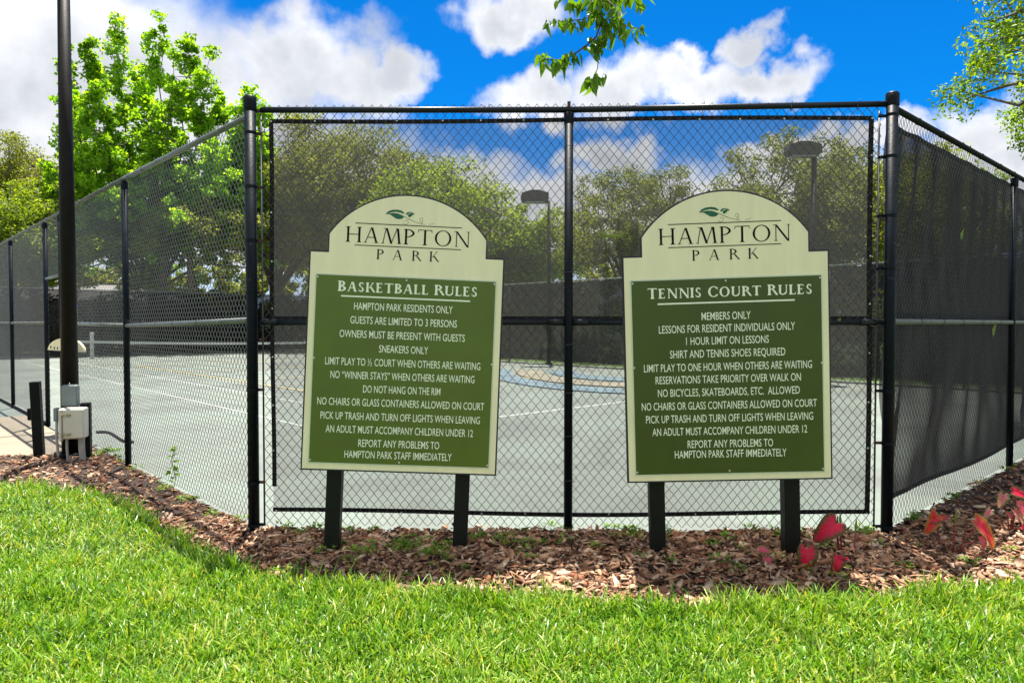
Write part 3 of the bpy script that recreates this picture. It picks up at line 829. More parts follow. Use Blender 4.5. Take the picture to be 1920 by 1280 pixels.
WR = LEN_R - 0.3
link('cloth', cloth(WR, 0.225, 2.905, fold_r, 900, 60, M['screen_dark'], sag=0.0), wr, (0.155, 0.085, 0))
hxr = np.linspace(0, WR, 300)
link('hem', strip([(x + 0.155, 0.078 + fold_r(x, 0.225), 0.228 + 0.015 * math.sin(x * 2.0)) for x in hxr], 0.034, 0.005).mesh('hem', M['hem']), wr)
link('hem', strip([(x + 0.155, 0.078 + fold_r(x, 2.905), 2.905 - 0.012 * abs(math.sin(x * 5.0))) for x in hxr], 0.034, 0.005).mesh('hem', M['hem']), wr)
link('hem', strip([(x + 0.155, 0.060, 1.545) for x in hxr[::10]], 0.045, 0.005).mesh('hem', M['hem']), wr)
link('hem', strip([(0.158 + 0.004 * math.sin(4 * z), 0.075, z) for z in np.linspace(0.22, 2.91, 20)], 0.022, 0.005).mesh('hem', M['hem']), wr)


def far_screen(root, L, label):
    w = thing('windscreen', label, 'windscreen', root.location.copy(), root.rotation_euler.copy())
    link('cloth', cloth(L, 0.12, 2.90, lambda X, Z: 0.03 * np.sin(X * 2.3 + Z) + 0.015 * np.sin(X * 7 - 2 * Z), 240, 12, M['screen_far']), w, (0, -0.09, 0))
    link('hem', strip([(x, -0.10, 2.90) for x in np.linspace(0, L, 12)], 0.05, 0.004).mesh('hem', M['hem']), w)


far_screen(farR, LF, 'dark windscreen on the far fence beyond the court, seen between the two signs')
far_screen(farE, V_END, 'dark windscreen on the far end fence behind the tennis net')
# ------------------------------------------------------------------ serif lettering
def glyphs(st, th, sf):
    """outlines of capital letters in unit height: st stem, th thin stroke, sf serif length"""
    def R(x0, y0, x1, y1): return [(x0, y0), (x1, y0), (x1, y1), (x0, y1)]
    def stem(x, w=None, y0=0.0, y1=1.0, bot=True, top=True):
        w = w or st; r = [R(x, y0, x + w, y1)]
        k = th * 0.8
        if bot: r.append([(x - sf, y0), (x + w + sf, y0), (x + w + sf * .8, y0 + k), (x + w, y0 + k * 2), (x, y0 + k * 2), (x - sf * .8, y0 + k)])
        if top: r.append([(x - sf, y1), (x - sf * .8, y1 - k), (x, y1 - k * 2), (x + w, y1 - k * 2), (x + w + sf * .8, y1 - k), (x + w + sf, y1)])
        return r
    def diag(xa, ya, xb, yb, w): return [[(xa, ya), (xa + w, ya), (xb + w, yb), (xb, yb)]]
    def serif(x, y, w): k = th * 0.8; return [R(x - sf * .9, y if y == 0 else y - k, x + w + sf * .9, y + k if y == 0 else y)]
    def arc(cx, cy, rx, ry, a0, a1, tside, ttop, n=22):
        q = []
        A = np.radians(np.linspace(a0, a1, n))
        for i in range(n - 1):
            p = []
            for a in (A[i], A[i + 1]):
                t = ttop + (tside - ttop) * abs(math.cos(a)) ** 1.5
                p.append(((cx + rx * math.cos(a), cy + ry * math.sin(a)), (cx + (rx - t) * math.cos(a), cy + (ry - t * ry / rx if False else ry - min(t, ry * .9)) * math.sin(a))))
            q.append([p[0][0], p[1][0], p[1][1], p[0][1]])
        return q
    G = {}
    G['H'] = (0.80 + st, stem(sf) + stem(0.62 + sf) + [R(sf, .49, .62 + sf + st, .49 + th)])
    G['I'] = (st + 2 * sf, stem(sf))
    G['A'] = (0.86, diag(.04, 0, .40 - th / 2, 1, th) + diag(.66 - st * .2, 0, .36, 1, st) + serif(.04, 0, th) + serif(.66 - st * .2, 0, st) + [R(.15, .33, .62, .33 + th)])
    G['M'] = (1.14, diag(.06, 0, .22, 1, th) + diag(.50, 0, .22, 1, st) + diag(.52, 0, .84, 1, th) + diag(.98 - st * .3, 0, .84, 1, st) + serif(.06, 0, th) + serif(.98 - st * .3, 0, st) + serif(.16, 1, th) + serif(.84, 1, th))
    G['P'] = (0.66, stem(sf) + arc(sf + st, .735, .44 - sf * .5, .265, -90, 90, st, th) + [R(sf, 1 - th, sf + st, 1)])
    G['T'] = (0.84, stem(.42 - st / 2, top=False) + [R(.04, 1 - th, .80, 1), [(.02, .82), (.05, .82), (.08, 1), (.04, 1)], [(.82, .82), (.79, .82), (.76, 1), (.80, 1)]])
    G['O'] = (0.98, arc(.49, .5, .46, .515, 0, 360, st, th * .9, 40))
    G['C'] = (0.86, arc(.49, .5, .46, .515, 42, 318, st, th * .9, 34) + [[(.80, .66), (.84, .66), (.86, .96), (.82, .88)], [(.82, .16), (.86, .10), (.84, .30), (.81, .28)]])
    G['N'] = (0.96, diag(.14, 0, .14, 1, th) + diag(.76, -.02, .10, 1, st) + diag(.80, 0, .80, 1, th) + serif(.14, 0, th) + serif(.80, 1, th) + serif(.08, 1, th))
    G['R'] = (0.80, stem(sf) + arc(sf + st, .745, .42 - sf * .5, .255, -90, 90, st, th) + diag(.70, 0, .26 + st * .6, .50, st) + [R(.70, 0, .84, th)])
    G['K'] = (0.84, stem(sf) + diag(.08 + st, .42, .62, 1, th * 1.15) + diag(.70, 0, .22 + st * .7, .56, st) + serif(.60, 1, th) + [R(.70, 0, .84, th)])
    G['B'] = (0.72, stem(sf) + arc(sf + st, .755, .38 - sf * .5, .245, -90, 90, st, th) + arc(sf + st, .27, .46 - sf * .5, .27, -90, 90, st, th))
    G['S'] = (0.60, arc(.29, .745, .22, .26, 30, 270, st * .75, th * 1.2) + arc(.29, .255, .24, .26, -150, 90, st * .85, th * 1.2) + [[(.44, .74), (.48, .74), (.49, .98), (.46, .92)], [(.06, .06), (.09, .10), (.08, .30), (.04, .30)]])
    G['E'] = (0.66, stem(sf) + [R(sf, 0, .56, th), R(sf, 1 - th, .54, 1), R(sf, .49, .44, .49 + th), [(.56, 0), (.60, .22), (.57, .22), (.50, th)], [(.50, 1 - th), (.54, .80), (.57, .80), (.55, 1)], [(.42, .40), (.45, .40), (.45, .64), (.42, .64)]])
    G['L'] = (0.62, stem(sf) + [R(sf, 0, .56, th), [(.56, 0), (.60, .24), (.57, .24), (.50, th)]])
    G['U'] = (0.86, stem(sf, y0=.28, bot=False) + diag(.68, .28, .68, 1, th) + serif(.68, 1, th) + arc(.5 * (sf + .68 + th), .30, .5 * (.68 + th - sf), .31, 180, 360, st * .8, th * 1.3))
    return G


G_LIGHT = glyphs(0.115, 0.045, 0.065)
G_BOLD = glyphs(0.195, 0.088, 0.060)


def serif_text(text, x0, x1, z, h, G, gap, bigs=(), mat=None, parent=None, y=-0.001, slant=0.0):
    """lay the words out from x0 to x1, baseline z, cap height h; each word one piece of print"""
    pos, x = [], 0.0
    wi = 0
    for i, ch in enumerate(text):
        if ch == ' ': x += 0.42; wi += 1; continue
        s = 1.0 if (not bigs or i in bigs) else 0.93
        w = G[ch][0] * s
        pos.append((ch, x, s, wi)); x += w + gap
    tot = x - gap
    k = (x1 - x0) / tot
    ms = [MB() for _ in range(wi + 1)]; c = 0
    for ch, px, s, w_ in pos:
        m = ms[w_]
        for poly in G[ch][1]:
            c += 1
            yy = y - 0.00004 * (c % 9)
            pts = [(x0 + (px + q[0] * s) * k, yy, z + q[1] * h * s) for q in poly]
            area = sum(pts[i][0] * pts[(i + 1) % len(pts)][2] - pts[(i + 1) % len(pts)][0] * pts[i][2] for i in range(len(pts)))
            if area < 0: pts = pts[::-1]
            m.add(pts, [tuple(range(len(pts)))])
    for m in ms: link('lettering', m.mesh('lettering', mat), parent)


def sans_text(text, x0, x1, z, h, mat, parent, y):
    """condensed sans line, width fitted"""
    cu = bpy.data.curves.new('lettering', 'FONT'); cu.body = text; cu.resolution_u = 3; cu.offset = 0.003
    o = bpy.data.objects.new('tmp', cu); COL.objects.link(o)
    bpy.context.view_layer.update()
    me = bpy.data.meshes.new_from_object(o.evaluated_get(bpy.context.evaluated_depsgraph_get()))
    bpy.data.objects.remove(o); bpy.data.curves.remove(cu)
    n = len(me.vertices); co = np.empty(n * 3, np.float32); me.vertices.foreach_get('co', co); co = co.reshape(-1, 3)
    a, b = co[:, 0].min(), co[:, 0].max()
    capk = h / 0.729
    out = np.stack([x0 + (co[:, 0] - a) / (b - a) * (x1 - x0), np.full(n, y), z + co[:, 1] * capk], 1)
    me.vertices.foreach_set('co', out.astype(np.float32).ravel()); me.materials.clear(); me.materials.append(mat); me.update(); me.name = 'lettering'
    if '  ' in text:        # a wide gap: two separate pieces of print
        xs_u = np.unique(out[:, 0].round(5)); gi = int(np.diff(xs_u).argmax()); cut = (xs_u[gi] + xs_u[gi + 1]) / 2
        for side in (0, 1):
            mb = MB(); vs_ = [tuple(v.co) for v in me.vertices]
            fs_ = [tuple(p.vertices) for p in me.polygons if (vs_[p.vertices[0]][0] > cut) == bool(side)]
            used_ = sorted({i for f_ in fs_ for i in f_}); mp = {v: i for i, v in enumerate(used_)}
            o = link('lettering', mb.add([vs_[i] for i in used_], [tuple(mp[i] for i in f_) for f_ in fs_]).mesh('lettering', mat), parent)
        return o
    return link('lettering', me, parent)


def line_poly(pts, w, y):
    """thin printed line along (x,z) points"""
    m = MB(); v = []
    w = [w] * len(pts) if np.isscalar(w) else w
    for i, p in enumerate(pts):
        a = pts[max(0, i - 1)]; b = pts[min(len(pts) - 1, i + 1)]
        t = np.array((b[0] - a[0], b[1] - a[1])); t = t / (np.linalg.norm(t) + 1e-9)
        v += [(p[0] + t[1] * w[i] / 2, y, p[1] - t[0] * w[i] / 2), (p[0] - t[1] * w[i] / 2, y, p[1] + t[0] * w[i] / 2)]
    return m.add(v, [(2 * i, 2 * i + 2, 2 * i + 3, 2 * i + 1) for i in range(len(pts) - 1)])


SCREW = MB().lathe([(0.0065, 0), (0.006, 0.0025), (0.002, 0.003)], 8).mesh('screw', M['steel'])


def rules_sign(label, loc, rot, title, lines, tz, face, post_x, post_len, post_lean, line_mat, top_z, capt=0.062, capb=0.049, tx=(-0.43, 0.455), tb=(), ul=(-0.408, 0.409, 1.098)):
    r = thing('rules_sign', label, 'sign', loc, rot)
    W, H = 1.22, 1.371
    # outline with shoulders and arch
    half, rise, inset, step = 0.4965, 0.262, 0.110, 0.119
    R_ = (half ** 2 + rise ** 2) / (2 * rise); cz = H + step + rise - R_
    a0 = math.asin(half / R_)
    def outline(g):
        o = [(-W / 2 - g, -g), (W / 2 + g, -g), (W / 2 + g, H + g), (half + g, H + g)]
        for i in range(33):
            a = a0 - 2 * a0 * i / 32
            o.append(((R_ + g) * math.sin(a), cz + (R_ + g) * math.cos(a)))
        o += [(-half - g, H + g), (-W / 2 - g, H + g)]
        return o
    link('edge_trim', MB().prism(outline(0.010), 0.003, 0.036).mesh('edge_trim', M['board_edge']), r)
    link('board', MB().prism(outline(0.0), 0.0, 0.0375).mesh('board', M['cream']), r)
    px, pz0, pz1 = 0.575, 0.034, 1.236
    link('panel_rim', MB().box((0, -0.002, (pz0 + pz1) / 2), (px * 2, 0.004, pz1 - pz0)).mesh('panel_rim', M['panel_edge']), r)
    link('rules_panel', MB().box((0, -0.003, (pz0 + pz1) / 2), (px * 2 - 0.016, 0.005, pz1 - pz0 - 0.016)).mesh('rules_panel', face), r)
    for x in (-0.56, 0, 0.56):
        for z in (pz0 + 0.022, pz1 - 0.022): link('screw', SCREW, r, (x, -0.0055, z), (math.pi / 2, 0, 0))
    for x in (-0.562, 0.562): link('screw', SCREW, r, (x, -0.0055, 0.70), (math.pi / 2, 0, 0))
    # logo
    yk = -0.0012
    serif_text('HAMPTON', -0.395, 0.397, 1.443, 0.098, G_LIGHT, 0.10, (), M['ink_dark'], r, yk)
    gp = 1.10
    for ch, xc in (('P', -0.172), ('A', -0.062), ('R', 0.057), ('K', 0.170)):
        w = G_LIGHT[ch][0] * 0.074
        serif_text(ch, xc - w / 2 * 1.0, xc + w / 2, 1.341, 0.064, glyphs(0.13, 0.045, 0.06), 0.1, (), M['ink_dark'], r, yk)
    for z in (1.5645, 1.425): link('logo_line', MB().box((0, -0.001, z), (0.675, 0.0016, 0.0046)).mesh('logo_line', M['ink_dark']), r)
    em = link('emblem', None, r)
    def P(px_, py_): return (-0.150 + (px_ - 245) * 0.000318, 1.632 - (py_ - 232) * 0.000318 + (px_ - 245) * 0.0000135)
    main_top = [(245, 235), (300, 180), (380, 152), (470, 148), (560, 168), (622, 215), (600, 228), (540, 208), (450, 190), (350, 205), (300, 222)]
    main_bot = [(245, 238), (330, 222), (400, 215), (480, 222), (560, 252), (612, 285), (600, 310), (560, 335), (500, 338), (450, 325), (400, 290), (330, 245)]
    sm_l = [(650, 250), (652, 222), (685, 198), (740, 193), (800, 205), (720, 212), (690, 235), (672, 255)]
    sm_r = [(826, 232), (790, 215), (740, 220), (700, 240), (690, 262), (700, 292), (725, 298), (752, 285), (785, 250)]
    for q in (main_top, main_bot, sm_l, sm_r):
        pts = [P(*c) for c in q]; ar = sum(pts[i][0] * pts[(i + 1) % len(pts)][1] - pts[(i + 1) % len(pts)][0] * pts[i][1] for i in range(len(pts)))
        if ar < 0: pts = pts[::-1]
        link('printed_leaf', MB().add([(x, yk, z) for x, z in pts], [tuple(range(len(pts)))]).mesh('printed_leaf', M['ink_teal']), em)
    stemp = [P(*c) for c in [(600, 272), (680, 320), (780, 368), (880, 408), (960, 432), (1040, 447)]]
    link('printed_stem', line_poly(stemp, [.0030, .003, .0027, .0024, .002, .0015], yk - 0.0001).mesh('printed_stem', M['ink_teal']), em)
    sp = [P(660 + (20 + 42 * t) * math.cos(3.4 + 5.6 * t), 392 + (20 + 42 * t) * math.sin(3.4 + 5.6 * t)) for t in np.linspace(0, 1, 26)]
    c2 = [P(962 + 30 * math.cos(a), 350 + 38 * math.sin(a)) for a in np.linspace(1.0, 6.9, 20)] + [P(990, 400), P(950, 425)]
    c3 = [P(*c) for c in [(1110, 440), (1160, 440), (1200, 430), (1214, 405)]]
    for q in (sp, c2, c3): link('printed_curl', line_poly(q, 0.0016, yk - 0.0002).mesh('printed_curl', M['ink_dark']), em)
    # title and rules
    yt = -0.0062
    serif_text(title, tx[0], tx[1], tz, capt, G_BOLD, 0.10, tb, line_mat, r, yt)
    link('title_underline', MB().box(((ul[0] + ul[1]) / 2, -0.0058, ul[2]), (ul[1] - ul[0], 0.0016, 0.0095)).mesh('title_underline', line_mat), r)
    for t, a, b, z in lines: sans_text(t, a, b, z - capb / 2, capb, line_mat, r, yt)
    # posts behind the board; they stand plumb with the board's own lean
    for x, ln in zip(post_x, post_len):
        m = MB().bevel_box((0, 0, 0), (0.094, 0.094, ln), 0.004)
        link('post', m.mesh('post', M['sign_post']), r, (x, 0.0375 + 0.048 + 0.0, 1.15 - ln / 2))
    return r


LA = ['HAMPTON PARK RESIDENTS ONLY', 'GUESTS ARE LIMITED TO 3 PERSONS', 'OWNERS MUST BE PRESENT WITH GUESTS', 'SNEAKERS ONLY', 'LIMIT PLAY TO \u00bd COURT WHEN OTHERS ARE WAITING', 'NO \u201cWINNER STAYS\u201d WHEN OTHERS ARE WAITING', 'DO NOT HANG ON THE RIM', 'NO CHAIRS OR GLASS CONTAINERS ALLOWED ON COURT', 'PICK UP TRASH AND TURN OFF LIGHTS WHEN LEAVING', 'AN ADULT MUST ACCOMPANY CHILDREN UNDER 12', 'REPORT ANY PROBLEMS TO', 'HAMPTON PARK STAFF IMMEDIATELY']
LB = ['MEMBERS ONLY', 'LESSONS FOR RESIDENT INDIVIDUALS ONLY', '1 HOUR LIMIT ON LESSONS', 'SHIRT AND TENNIS SHOES REQUIRED', 'LIMIT PLAY TO ONE HOUR WHEN OTHERS ARE WAITING', 'RESERVATIONS TAKE PRIORITY OVER WALK ON', 'NO BICYCLES, SKATEBOARDS, ETC.  ALLOWED', 'NO CHAIRS OR GLASS CONTAINERS ALLOWED ON COURT', 'PICK UP TRASH AND TURN OFF LIGHTS WHEN LEAVING', 'AN ADULT MUST ACCOMPANY CHILDREN UNDER 12', 'REPORT ANY PROBLEMS TO', 'HAMPTON PARK STAFF IMMEDIATELY']
XA = [(-0.324, 0.3, 1.039), (-0.344, 0.331, 0.951), (-0.408, 0.385, 0.862), (-0.156, 0.155, 0.774), (-0.491, 0.491, 0.686), (-0.454, 0.457, 0.601), (-0.246, 0.243, 0.516), (-0.53, 0.525, 0.431), (-0.506, 0.502, 0.342), (-0.47, 0.461, 0.258), (-0.262, 0.25, 0.173), (-0.346, 0.331, 0.101)]
XB = [(-0.149, 0.145, 1.004), (-0.408, 0.408, 0.93), (-0.245, 0.251, 0.855), (-0.344, 0.348, 0.777), (-0.504, 0.505, 0.696), (-0.435, 0.438, 0.621), (-0.423, 0.43, 0.542), (-0.523, 0.53, 0.461), (-0.499, 0.507, 0.382), (-0.462, 0.47, 0.304), (-0.25, 0.265, 0.225), (-0.329, 0.344, 0.163)]
rules_sign('arched cream sign with lighter green BASKETBALL RULES panel, leaning on two black posts',
           (-0.71976, 4.50522, 0.55727), (-0.03275543, 0.0412049, 0.04352731), 'BASKETBALL RULES', [(t,) + x for t, x in zip(LA, XA)], 1.128, M['olive'],
           (-0.415, 0.405), (1.72, 1.72), 0, M['ink_light'], 1.7, capt=0.066, tb=(0, 11))
rules_sign('arched cream sign with darker green TENNIS COURT RULES panel on two black posts',
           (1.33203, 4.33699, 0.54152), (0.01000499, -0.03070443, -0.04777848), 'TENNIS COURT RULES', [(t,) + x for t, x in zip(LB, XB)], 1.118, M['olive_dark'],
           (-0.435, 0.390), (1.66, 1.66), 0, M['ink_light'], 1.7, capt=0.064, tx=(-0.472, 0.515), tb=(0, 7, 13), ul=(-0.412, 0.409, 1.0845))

# ------------------------------------------------------------------ light poles
def lamp_head_mesh():
    m = MB()
    o = [(-0.44, 0.0), (-0.50, 0.13), (-0.46, 0.30), (-0.12, 0.40), (0.16, 0.40), (0.50, 0.30), (0.50, 0.06), (0.40, 0.0)]
    m.prism(o, -0.22, 0.22)
    return m.mesh('lamp_housing', M['lamp'])


LH = lamp_head_mesh()
LENS = MB().box((0, 0, -0.02), (0.72, 0.36, 0.036)).mesh('lamp_lens', M['lens'])


def light_pole(label, base, hz, r0, r1, ang, head_dx=-0.35, k=1.0):
    t = thing('light_pole', label, 'light pole', base, (0, 0, ang))
    m = MB().tube([(0, 0, -0.05), (0, 0, hz)], [r0, r1], 20).mesh('pole', M['pole']); smooth_by_angle(m)
    link('pole', m, t)
    link('base_plate', MB().bevel_box((0, 0, 0.03), (r0 * 3.2, r0 * 3.2, 0.05), 0.008).mesh('base_plate', M['pole']), t)
    h = link('lamp_housing', LH, t, (head_dx, 0, hz - 0.02))
    link('lamp_lens', LENS, h); h.scale = (k, k, k)
    link('arm', MB().box((head_dx / 2, 0, hz - 0.02), (abs(head_dx) + 0.05, 0.06, 0.08)).mesh('arm', M['lamp']), t)
    return t


pole = light_pole('thick dark light pole in the left foreground, grey and white electrical boxes at its foot', (-4.865, 7.82, 0.02), 6.0, 0.090, 0.055, math.radians(40))
light_pole('slim light pole with flat lamp head between the two signs, beyond the far fence', tuple(at(1029, 660, 25.7).xy) + (0.0,), 5.85, 0.075, 0.05, 0.0, -0.52)
light_pole('larger light pole with angular lamp head rising behind the right sign', tuple(at(1522, 700, 18.2).xy) + (0.0,), 5.75, 0.085, 0.065, 0.0, -0.30, 0.84)

# boxes at the foot of the foreground pole
def boxat(name, label, cat, px0, py0, px1, py1, Y, depth, mat, bev=0.008, yaw=0.0):
    a, b = at(px0, py0, Y), at(px1, py1, Y); w, h = b.x - a.x, a.z - b.z
    t = thing(name, label, cat, ((a.x + b.x) / 2, Y, b.z), (0, 0, yaw))
    body = link('housing', MB().bevel_box((0, depth / 2, h / 2), (w, depth, h), bev).mesh('housing', mat), t)
    return t, w, h


FY = 7.82 - 0.10
t, w, h = boxat('electrical_box', 'grey electrical box strapped to the dark light pole above the white box', 'electrical box', 116, 722, 143, 762, FY - 0.09, 0.10, M['box_grey'], 0.010, 0.25)
link('lid', MB().bevel_box((0, -0.006, h / 2), (w * 0.94, 0.014, h * 0.94), 0.005).mesh('lid', M['box_grey']), t)
link('hinge_pin', MB().lathe([(0.006, 0), (0.006, 0.02), (0.002, 0.024)], 8, (0, 0.02, h)).mesh('hinge_pin', M['steel']), t)
t, w, h = boxat('electrical_box', 'white weathered electrical enclosure with two latches at the foot of the dark pole', 'electrical box', 111, 766, 154, 823, FY - 0.30, 0.17, M['box_white'], 0.012, 0.22)
link('door', MB().bevel_box((0.03, -0.014, h / 2 + 0.004), (w * 0.86, 0.030, h * 0.96), 0.010).mesh('door', M['box_white']), t)
link('side_flange', MB().bevel_box((-w * 0.36, -0.022, h / 2 - 0.01), (0.022, 0.05, h * 1.04), 0.004).mesh('side_flange', M['box_white']), t)
for z in (h * 0.17, h * 0.80):
    lt = link('latch', MB().bevel_box((-0.03, -0.034, z), (0.085, 0.014, 0.026), 0.003).mesh('latch', M['latch']), t)
    link('latch_pin', MB().tube([(-0.03, -0.044, z - 0.012), (-0.03, -0.044, z + 0.012)], 0.006, 8).mesh('latch_pin', M['steel']), lt)
for xx in (-w * 0.3, w * 0.35, w * 0.25):
    link('conduit', MB().tube([(xx, 0.09, 0.01), (xx, 0.09, -0.12), (xx + 0.01, 0.10, -0.30)], 0.020 if xx > 0 else 0.013, 10).mesh('conduit', M['conduit']), t)
t, w, h = boxat('junction_box', 'small grey junction box on a conduit left of the white enclosure', 'junction box', 100, 765, 107, 790, FY - 0.22, 0.06, M['box_grey'], 0.004, 0.1)
link('lid', MB().bevel_box((0, -0.004, h / 2), (w * 0.85, 0.008, h * 0.9), 0.002).mesh('lid', M['box_grey']), t)
link('conduit', MB().tube([(0, 0.03, 0.0), (-0.005, 0.03, -0.18), (0.01, 0.03, -0.37)], 0.014, 10).mesh('conduit', M['conduit']), t)

# black stub posts either side of the pole
for (pxa, pxb, top, bot, Y, lean, lab) in ((65, 81, 715, 858, 7.80, -0.035, 'taller black wooden stub post left of the light pole, leaning slightly'), (151, 172, 755, 860, 7.72, 0.0, 'shorter black wooden stub post right of the white electrical box')):
    a, b = at(pxa, top, Y), at(pxb, bot, Y)
    s = thing('stub_post', lab, 'post', ((a.x + b.x) / 2, Y, 0.0), (0, lean, 0.3))
    hh = a.z
    link('shaft', MB().bevel_box((0, 0, hh / 2), (0.094, 0.094, hh), 0.005).mesh('shaft', M['bollard']), s)
    if top < 750:
        bx = link('outlet_cover', MB().bevel_box((-0.072, 0.03, 0.50), (0.045, 0.07, 0.13), 0.006).mesh('outlet_cover', M['bollard']), s)

# half-round cream board and cup tube on the gate post behind the pole
g0 = court(3.04 + 6.17, 0)
hb = thing('half_round_board', 'half-round cream board with small coloured marks, behind the dark light pole', 'board', (at(123, 660, 9.35).x, 9.35, at(123, 658, 9.35).z), (0, math.radians(3), math.radians(-6)))
o = [(0.255 * math.cos(a), 0.17 * math.sin(a)) for a in np.linspace(0, math.pi, 25)]
link('board', MB().prism(o[::-1], 0, 0.05).mesh('board', M['cream']), hb)
link('tray', MB().bevel_box((0.0, 0.06, -0.045), (0.44, 0.16, 0.07), 0.01).mesh('tray', M['bollard']), hb)
for x, z, mt in ((-0.21, 0.04, 'rust'), (-0.115, 0.03, 'blue'), (-0.16, 0.03, 'ink_teal'), (0.13, 0.09, 'rust')):
    link('painted_mark', MB().tube([(x, -0.002, z - 0.014), (x, -0.002, z + 0.016)], 0.007, 6).mesh('painted_mark', M[mt]), hb)
link('bracket', MB().box((0.0, 0.14, -0.05), (0.05, 0.20, 0.04)).mesh('bracket', M['post']), hb)
ct = thing('cup_dispenser', 'white upright cup tube with bright blue cap just right of the dark pole', 'cup dispenser', (at(137.5, 607, 9.42).x, 9.42, at(140, 607, 9.42).z))
link('tube', MB().lathe([(0.045, 0), (0.048, 0.02), (0.048, 0.22)], 16).mesh('tube', M['white']), ct)
link('cap', MB().lathe([(0.053, 0.215), (0.053, 0.25), (0.03, 0.265)], 16).mesh('cap', M['blue']), ct)

# ------------------------------------------------------------------ tennis net
net = thing('tennis_net', 'black tennis net with white top band stretched across the court behind the left sign', 'net', court(UN, 0, 0), (0, 0, ANG_R))
va, vb = VC - 6.4, VC + 6.4


def net_top(x): t = (x - VC) / 6.4; return 0.914 + 0.156 * t * t


xs3 = np.arange(va, vb, 0.05); r3 = 0.0022
Vn, Fn = [], []


def add_seg(p, q, r, V=Vn, F_=Fn):
    p, q = np.array(p), np.array(q); d = q - p; n = np.array((0, r, 0)); u = np.cross(d / np.linalg.norm(d), (0, 1, 0)) * r
    i = len(V) * 4
    V.append(np.array([p + u, p - u, q - u, q + u])); F_.append((i, i + 1, i + 2, i + 3))


for x in xs3: add_seg((x, 0, 0.05), (x, 0, net_top(x) - 0.03), r3)
for k in range(1, 19):
    for x in xs3[::16]:
        x2 = min(x + 0.8, vb); add_seg((x, 0.0005, 0.05 + (net_top(x) - 0.08) * k / 18), (x2, 0.0005, 0.05 + (net_top(x2) - 0.08) * k / 18), r3)
link('netting', fast_mesh('netting', np.concatenate(Vn), np.array(Fn), M['net_cord']), net, kind='stuff')
bt = np.linspace(va, vb, 25)
link('top_band', strip([(x, 0, net_top(x) - 0.025) for x in bt], 0.065, 0.012).mesh('top_band', M['net_band']), net)
link('centre_strap', MB().box((VC, 0, 0.45), (0.05, 0.012, 0.88)).mesh('centre_strap', M['net_band']), net)
for x in (va, vb): link('post', MB().lathe([(0.045, 0), (0.045, 1.08), (0.03, 1.10)], 14, (x, 0, 0)).mesh('post', M['post']), net)

# white marker post near the far end and car park beyond
wp = thing('marker_post', 'pale slim post at the far end of the court, just right of the dark pole', 'post', tuple(at(173, 672, 29.5).xy) + (0,))
link('shaft', MB().bevel_box((0, 0, 0.55), (0.12, 0.12, 1.1), 0.01).mesh('shaft', M['net_band']), wp)


def parked_car(label, loc, ang):
    c = thing('parked_car', label, 'car', loc, (0, 0, ang))
    prof = [(-2.15, 0.35), (-2.2, 0.75), (-2.05, 0.98), (-1.75, 1.05), (-1.35, 1.58), (-0.9, 1.70), (0.35, 1.70), (0.75, 1.60), (1.25, 1.10), (1.95, 0.98), (2.2, 0.80), (2.2, 0.35)]
    V_, Fc_ = [], []
    for x, z in prof:
        t = np.interp(z, [0.35, 1.05, 1.7], [0.88, 0.90, 0.66]); V_.append((x, -t, z))
    for x, z in prof:
        t = np.interp(z, [0.35, 1.05, 1.7], [0.88, 0.90, 0.66]); V_.append((x, t, z))
    k = len(prof); Fc_ = [tuple(range(k)), tuple(range(2 * k - 1, k - 1, -1))] + [(i, i + k, (i + 1) % k + k, (i + 1) % k) for i in range(k)]
    link('body', MB().add(V_, Fc_).mesh('body', M['car']), c)
    for s in (-1, 1):
        q = [(-1.45, 1.10), (-1.20, 1.50), (-0.88, 1.60), (0.33, 1.60), (0.66, 1.50), (1.02, 1.12)]
        f = lambda z: np.interp(z, [0.35, 1.05, 1.7], [0.88, 0.90, 0.66]) + 0.012
        vv = [(x, s * f(z), z) for x, z in q]
        link('side_window', MB().add(vv, [tuple(range(6))]).mesh('side_window', M['glass']), c)
        for x in (-1.35, 1.35):
            wh = link('wheel', MB().tube([(x, s * 0.70, 0.33), (x, s * 0.92, 0.33)], 0.33, 20).mesh('wheel', M['tyre']), c)
            link('rim', MB().tube([(x, s * 0.90, 0.33), (x, s * 0.93, 0.33)], 0.19, 12).mesh('rim', M['steel']), wh)
    link('windscreen_glass', MB().add([(1.22, -0.80, 1.15), (1.22, 0.80, 1.15), (0.80, 0.66, 1.59), (0.80, -0.66, 1.59)], [(0, 1, 2, 3)]).mesh('windscreen_glass', M['glass']), c)
    return c


pc = at(400, 600, 40.0)
parked_car('silver parked car beyond the far end fence, seen through the left chain link', (pc.x, 40.0, 0.55), math.radians(8))
link('car_park', MB().add([(-34, 37.5, 0.0), (0, 44, 0.3), (-4, 60, 0.5), (-44, 60, 0.5)], [(0, 1, 2, 3)]).mesh('car_park', M['concrete']), kind='structure')

hs = thing('house', 'low tan house with grey-brown roof far behind the end fence at the left', 'house', (-31.0, 52.0, 0.0), (0, 0, math.radians(10)))
link('wall', MB().box((0, 0, 1.49), (13, 8, 2.98)).mesh('wall', M['wall']), hs)
link('roof', MB().add([(-7, -4.8, 3.0), (7, -4.8, 3.0), (7, 4.8, 3.0), (-7, 4.8, 3.0), (-4, 0, 4.25), (4, 0, 4.25)], [(0, 1, 5, 4), (2, 3, 4, 5), (1, 2, 5), (3, 0, 4), (3, 2, 1, 0)]).mesh('roof', M['roof']), hs)
for x in (-4.5, -1.5, 1.5, 4.5):
    wn = link('window', MB().box((x, -4.03, 1.7), (1.3, 0.06, 1.3)).mesh('window', M['white']), hs)
    link('pane', MB().box((x, -4.07, 1.7), (1.1, 0.03, 1.1)).mesh('pane', M['glass']), wn)


